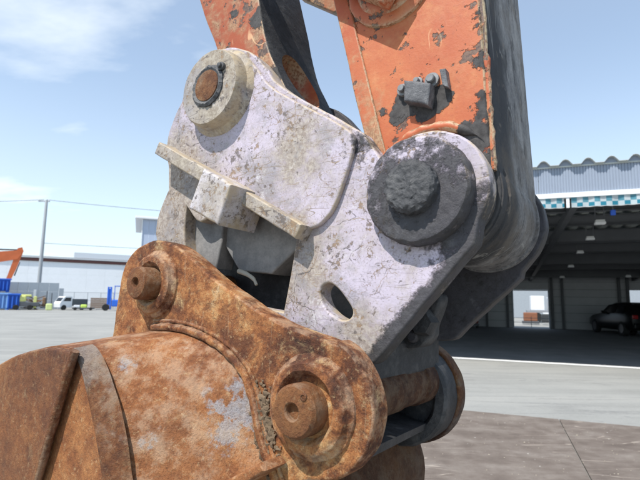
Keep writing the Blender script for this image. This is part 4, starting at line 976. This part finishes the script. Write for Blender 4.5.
# blue-grey hall behind the coupler
hd_ = 75.0
hall = empty('factory_hall', frame_at(138, hd_), 'tall blue-grey factory hall with white eaves beside the coupler', 'building')
hz = height_at(138, 218, hd_)
M_HALL = plain('hall_cladding', (0.42, 0.48, 0.60), 0.6, 0.05, 0.5)
hm = None
for k in range(26):
    if hm is None: o = box('cladding_panel', (0.01, 0, 0), (.89, .15, hz-.15), M_HALL, hall, 0.02); hm = o.data
    else: o = bpy.data.objects.new('cladding_panel', hm); C.objects.link(o); o.parent = hall
    o.location = (k*.9, 0, 0)
box('hall_side', (0.0, .16, 0), (.15, 16, hz-.15), M_HALL, hall)
box('eaves', (-1.1, -.7, hz-.12), (24, 16.5, hz+.22), M_WHITE, hall, 0.05)
rz = hz+.22
pydata('roof', [(-.7, -.65, rz), (24, -.65, rz), (24, 16, rz), (-.7, 16, rz), (-.7, 8, rz+.75), (24, 8, rz+.75)], [(0, 1, 5, 4), (2, 3, 4, 5), (0, 4, 3), (1, 2, 5)], M_WHITE, hall, smooth=0)
box('downpipe', (-.12, -.14, 0), (-.02, -.04, hz-.15), M_WHITE, hall)
# utility pole with wires
pdist = 66.0
P0 = on_ground_at(37.5, pdist); ptop = height_at(45, 200, pdist)
pole = empty('utility_pole', Matrix.Translation(P0), 'tall thin grey utility pole standing behind the grey wall', 'pole')
M_POLE = plain('pole_concrete', (0.34, 0.36, 0.38), 0.7)
lathe('shaft', (0, 0), [(.24, 0), (.21, ptop*.4), (.16, ptop-.02), (.15, ptop)], M_POLE, pole, (0, 0, 0), 20, M=Matrix(((1, 0, 0, 0), (0, 0, 1, 0), (0, 1, 0, 0), (0, 0, 0, 1))))
box('cross_arm', (-1.0, -.06, ptop-.2), (.4, .06, ptop-.06), M_POLE, pole, 0.01)
for x in (-.9, -.5, .3): lathe('insulator', (0, 0), [(.03, ptop-.04), (.05, ptop+.0), (.05, ptop+.08), (.03, ptop+.12)], M_WHITE, pole, (x, 0, 0), 12, M=Matrix(((1, 0, 0, 0), (0, 0, 1, 0), (0, 1, 0, 0), (0, 0, 0, 1))))
def wire(a, b, sag, label):
    pts = []
    for k in range(33):
        t = k/32; p = a.lerp(b, t); pts.append((p.x, p.y, p.z - sag*4*t*(1-t)))
    tag(tube('power_line', pts, 0.028, plain('wire', (0.18, 0.2, 0.22), 0.6) if 'wire' not in bpy.data.materials else bpy.data.materials['wire'], None, None, 6), label, 'cable', 'cables strung from the pole')
top = P0 + Vector((0, 0, ptop+.05))
wire(top, top + Vector((60, 26, 3.0)), 1.2, 'thin overhead cable running right from the pole top')
wire(top + Vector((-.3, 0, 0)), top + Vector((-50, -12, -1.2)), 1.2, 'thin overhead cable running left from the pole top')
low = P0 + Vector((0.1, 0, height_at(42, 243, pdist)))
wire(low, low + Vector((60, 26, 1.5)), 0.5, 'lower faint cable crossing above the red eaves')

# grey yard wall of concrete blocks
wdist = 62.0
gw = empty('yard_wall', frame_at(58, wdist), 'grey concrete panel wall behind the blue bins', 'wall')
zw = height_at(58, 283, wdist); M_BLOCK = plain('wall_block', (0.33, 0.37, 0.41), 0.85, 0.10, 0.8)
bmh = zw/3; bme = None
for r_ in range(3):
    for k in range(14):
        if bme is None: o = box('wall_panel', (.012, 0, .008), (.988, .35, bmh-.008), M_BLOCK, gw, 0.012); bme = o.data
        else: o = bpy.data.objects.new('wall_panel', bme); C.objects.link(o); o.parent = gw
        o.location = (-14 + k*1.0, 0, r_*bmh)
box('end_pier', (0.02, 0, 0), (.5, .35, zw*.8), M_BLOCK, gw, 0.02)
for k, x in enumerate((-5.8, -2.3)):
    t = tag(box('marker_post', (-.13, -.07, 0), (.13, .07, zw*.72), plain('post_white', (0.62, 0.65, 0.66), 0.6) if k == 0 else bpy.data.materials['post_white'], None, 0.02),
        ('short white post against the grey wall nearer the blue bins', 'short white post against the grey wall below the utility pole')[k], 'post', 'white posts by the wall')
    t.matrix_world = gw.matrix_world @ Matrix.Translation((x, -.6, 0))
# blue bins
M_BLUE = plain('bin_blue', (0.03, 0.14, 0.62), 0.5, 0.15, 2); M_LBLUE = plain('bin_light_blue', (0.22, 0.42, 0.78), 0.55, 0.15, 2)
def bin_(px, dist, w, h, d, mat, label, z=0.0):
    F_ = frame_at(px, dist, z, 0, 1.95); t = empty('plastic_bin', F_, label, 'bin', 'blue bins by the grey wall')
    bm = bmesh.new(); a, b = w/2*.93, w/2
    lo = [(-a, 0, .06), (a, 0, .06), (a, d, .06), (-a, d, .06)]; hi = [(-b, -.03, h), (b, -.03, h), (b, d+.03, h), (-b, d+.03, h)]
    vs = [bm.verts.new(p) for p in lo+hi]
    for q in ((0, 1, 2, 3), (0, 1, 5, 4), (1, 2, 6, 5), (2, 3, 7, 6), (3, 0, 4, 7)): bm.faces.new([vs[i] for i in q])
    bmesh.ops.solidify(bm, geom=list(bm.faces), thickness=0.03)
    bm_obj('tub', bm, mat, t, smooth=0)
    box('rim', (-b-.04, -.07, h-.06), (b+.04, -.031, h+.02), mat, t, 0.01)
    for x in (-a*.6, 0, a*.6): box('rib', (x-.03, -.05, .1), (x+.03, .0, h-.1), mat, t, 0.008)
    for x in (-a*.7, a*.7): box('foot', (x-.08, 0.0, 0), (x+.08, d, .06), mat, t)
bin_(3, 58, 0.62, .86, .8, M_LBLUE, 'light blue bin at the left edge, in the front row'); bin_(12.5, 58, 0.66, .84, .8, M_BLUE, 'dark blue bin right of the light blue one')
bin_(2, 60, 0.62, .72, .7, M_BLUE, 'dark blue bin stacked higher at the left edge', 1.8)
box_m = empty('pallet_stack', frame_at(2, 60, 0, 0, 1.9), 'grey pallet stack carrying the upper blue bin', 'pallet stack')
for k in range(6): box('pallet', (-.6, 0, k*.15), (.6, .9, k*.15+.12), plain('pallet_grey', (0.3, 0.3, 0.28), 0.8) if k == 0 else bpy.data.materials['pallet_grey'], box_m, 0.01)
# yellow-green plate compactor and odds and ends by the wall
M_YG = plain('machine_yellow_green', (0.62, 0.64, 0.22), 0.6)
pc_ = empty('site_dumper', frame_at(24, 58, 0, 0, 1.9), 'small yellow-green site machine beside the blue bins', 'machine')
box('hood', (-.55, 0, .45), (.1, .7, .78), M_YG, pc_, 0.06); box('chassis', (-.5, 0, .2), (.75, .7, .42), M_STEEL, pc_, 0.03); box('post', (.45, .1, .1), (.6, .25, .75), M_YG, pc_, 0.02); box('bonnet', (-.75, .1, .72), (.35, .6, .84), M_YG, pc_, 0.04)
for x in (-.35, .3): lathe('wheel', (0, 0), [(.03, -.1), (.12, -.1), (.14, -.06), (.14, .06), (.12, .1)], M_TYRE, pc_, (x, -.02, .14), 20)
pile = empty('scrap_heap', frame_at(33, 59, 0, 0, 1.9), 'brown heap of scrap timber against the grey wall', 'heap')
random.seed(3)
M_WOOD = plain('scrap_wood', (0.24, 0.15, 0.09), 0.9, 0.4, 6)
for k in range(14):
    box('timber', (-.4, -.03, -.02), (.4, .03, .02), M_WOOD, pile, 0.0, Matrix.Translation((random.uniform(-.35, .35), random.uniform(0, .5), .06+k*.045)) @ Matrix.Rotation(random.uniform(-1, 1), 4, 'Z') @ Matrix.Rotation(random.uniform(-.5, .5), 4, 'Y'))
trp = empty('welding_cart', frame_at(47, 59, 0, 0, 1.9), 'dark upright hand cart leaning at the grey wall end', 'cart')
box('frame', (-.05, 0, .1), (.0, .05, 1.05), M_STEEL, trp, 0.01); box('frame', (.2, 0, .1), (.25, .05, .95), M_STEEL, trp, 0.01); box('tray', (-.3, -.1, .1), (.3, .25, .18), M_STEEL, trp, 0.01); box('cylinder', (-.22, 0, .18), (-.05, .2, .7), M_WOOD, trp, 0.05)
sg = tag(box('safety_cone_block', (-.16, -.05, 0), (.16, .1, .36), plain('cone_pale_green', (0.62, 0.70, 0.30), 0.6), None, 0.05), 'pale lime block at the foot of the hand cart', 'block'); sg.matrix_world = frame_at(49.6, 57.0, 0, 0, 1.9)
# wire fence
fd = 66.0
fn = empty('mesh_fence', frame_at(60, fd), 'thin grey wire mesh fence in front of the white warehouse', 'fence')
M_FEN = plain('fence_grey', (0.40, 0.43, 0.45), 0.6); zf = height_at(80, 292, fd)
for k in range(14): box('post', (k*1.5-.04, -.04, 0), (k*1.5+.04, .04, zf), M_FEN, fn)
for z in (.1, zf*.5, zf-.05): box('rail', (0, -.02, z-.02), (19.5, .02, z+.02), M_FEN, fn)
bm = bmesh.new()
for k in range(130): add_box(bm, (k*.15-.006, -.006, .1), (k*.15+.006, .006, zf))
for k in range(10): add_box(bm, (0, -.005, .1+k*zf/10-.006), (19.5, .005, .1+k*zf/10+.006))
bm_obj('mesh', bm, M_FEN, fn, smooth=0)['kind'] = 'stuff'
# hedge strip behind the fence is a low rubble bank
# white van, lime barrow, brown bank
vn = empty('small_truck', frame_at(70, 58.0, 0, R(28)), 'small white truck with a grey load bed parked in front of the fence', 'truck')
pr = [(-1.0, .30), (-1.04, .70), (-.92, .92), (-.62, 1.36), (-.48, 1.45), (.22, 1.45), (.26, 1.35), (.26, .30)]
v = []; f = []
for y in (0, 1.3): v += [(x, y, z) for x, z in pr]
n = len(pr); f = [tuple(range(n)), tuple(range(n, 2*n))] + [(k, (k+1) % n, n+(k+1) % n, n+k) for k in range(n)]
pydata('cab', v, f, M_TW, vn)
pydata('side_window', [(-.72, -.012, .95), (.12, -.012, .95), (.12, -.012, 1.33), (-.45, -.012, 1.33)], [(0, 1, 2, 3)], M_GLASS, vn, smooth=0)
pydata('windscreen', [(-.93, .1, .95), (-.93, 1.2, .95), (-.66, 1.2, 1.33), (-.66, .1, 1.33)], [(0, 1, 2, 3)], M_GLASS, vn, smooth=0)
box('load_bed', (.30, -.02, .45), (2.0, 1.32, 1.2), plain('bed_slate', (0.10, 0.11, 0.12), 0.7), vn, 0.02)
for x in (-.6, 1.4): lathe('wheel', (0, 0), [(.05, -.1), (.25, -.1), (.28, -.06), (.28, .08), (.25, .1)], M_TYRE, vn, (x, .06, .28), 20)
lb = empty('lime_machine', frame_at(82, 57.0), 'low lime and black machine beside the white van', 'machine')
box('body', (-.1, 0, .2), (.55, .6, .62), plain('lime', (0.50, 0.66, 0.12), 0.6), lb, 0.12); box('deck', (-.9, 0, .15), (1.3, .7, .3), M_STEEL, lb, 0.03); box('front_guard', (-.75, 0, .3), (-.15, .6, .55), M_TW, lb, 0.05)
for x in (-.6, .9): lathe('wheel', (0, 0), [(.03, -.1), (.14, -.1), (.16, -.06), (.16, .06), (.14, .1)], M_TYRE, lb, (x, 0, .16), 16)
bk = empty('brown_container', frame_at(100, 62.0), 'low brown crate by the fence, left of the blue forklift', 'crate')
for k in range(5): box('board', (-1.0, 0, .12+k*.25), (1.3, .8, .12+k*.25+.22), plain('crate_brown', (0.26, 0.20, 0.16), 0.9) if k == 0 else bpy.data.materials['crate_brown'], bk, 0.01)
for x in (-.8, 1.0): box('skid', (x-.1, 0, 0), (x+.1, .8, .12), M_WOOD, bk)
# blue forklift
fk = empty('forklift', frame_at(113, 56.0, 0, 0, 1.25), 'blue forklift half hidden behind the rusty bucket ear', 'forklift')
for x in (-.42, -.18): box('mast_rail', (x-.06, 0, .1), (x+.06, .12, 2.05), M_BLUE, fk, 0.015)
for z in (.5, 1.2, 1.95): box('mast_crossbar', (-.36, .02, z), (-.24, .1, z+.09), M_BLUE, fk)
box('mast_panel', (-.36, .05, .5), (-.24, .09, 1.9), M_BLUE, fk); box('body', (-.1, 0, .35), (1.5, 1.0, .95), M_BLUE, fk, 0.08); box('seat', (.6, .2, .95), (1.0, .7, 1.4), M_TYRE, fk, 0.05); box('counterweight', (1.5, 0, .3), (1.9, 1.0, 1.1), M_BLUE, fk, 0.08)
for x in (.1, 1.5): box('guard_post', (x-.03, .05, .95), (x+.03, .11, 2.1), M_BLUE, fk)
box('overhead_guard', (.05, 0, 2.1), (1.55, 1.0, 2.16), M_BLUE, fk, 0.01)
box('fork', (-1.3, .1, .08), (-.42, .2, .14), M_STEEL, fk)
for x in (-.55, 1.4): lathe('wheel', (0, 0), [(.05, -.12), (.25, -.12), (.29, -.07), (.29, .07), (.25, .12)], M_TYRE, fk, (x, -.02, .29), 24)

# far excavator's orange boom rising above the wall
ed = 80.0; eF = frame_at(8, ed)
ex = empty('distant_excavator', eF, 'orange excavator boom rising behind the grey wall at the left edge', 'excavator')
M_EXO = plain('boom_orange', (0.62, 0.15, 0.05), 0.5, 0.2, 1)
def loc(px, py): z = height_at(px, py, ed); return ((px-8)/FOC*ed*0.64, z)
def seg(name, pts, hw, mat):
    s_ = [loc(*p) for p in pts]; v, f = [], []
    for y in (-hw, hw): v += [(x, y, z) for x, z in s_]
    n = len(s_); f = [tuple(range(n)), tuple(range(n, 2*n))] + [(k, (k+1) % n, n+(k+1) % n, n+k) for k in range(n)]
    return pydata(name, v, f, mat, ex, smooth=0)
seg('boom', [(-60, 252), (-20, 252), (16, 250), (18, 254), (14, 259), (-20, 264), (-60, 275)], .28, M_EXO)
seg('dipper_arm', [(13, 248), (18, 247), (20, 251), (14, 268), (7, 284), (2, 300), (-4, 299), (3, 281), (10, 258)], .22, M_EXO)
seg('hydraulic_ram', [(-60, 246), (14, 249.0), (14, 250.2), (-60, 249)], .06, M_STEEL)
seg('hose', [(16.5, 262), (17.5, 262), (13, 276), (11.5, 275.5)], .06, M_STEEL)
seg('cab_body', [(-90, 309), (-90, 262), (-60, 262), (-55, 309)], 1.2, M_EXO)
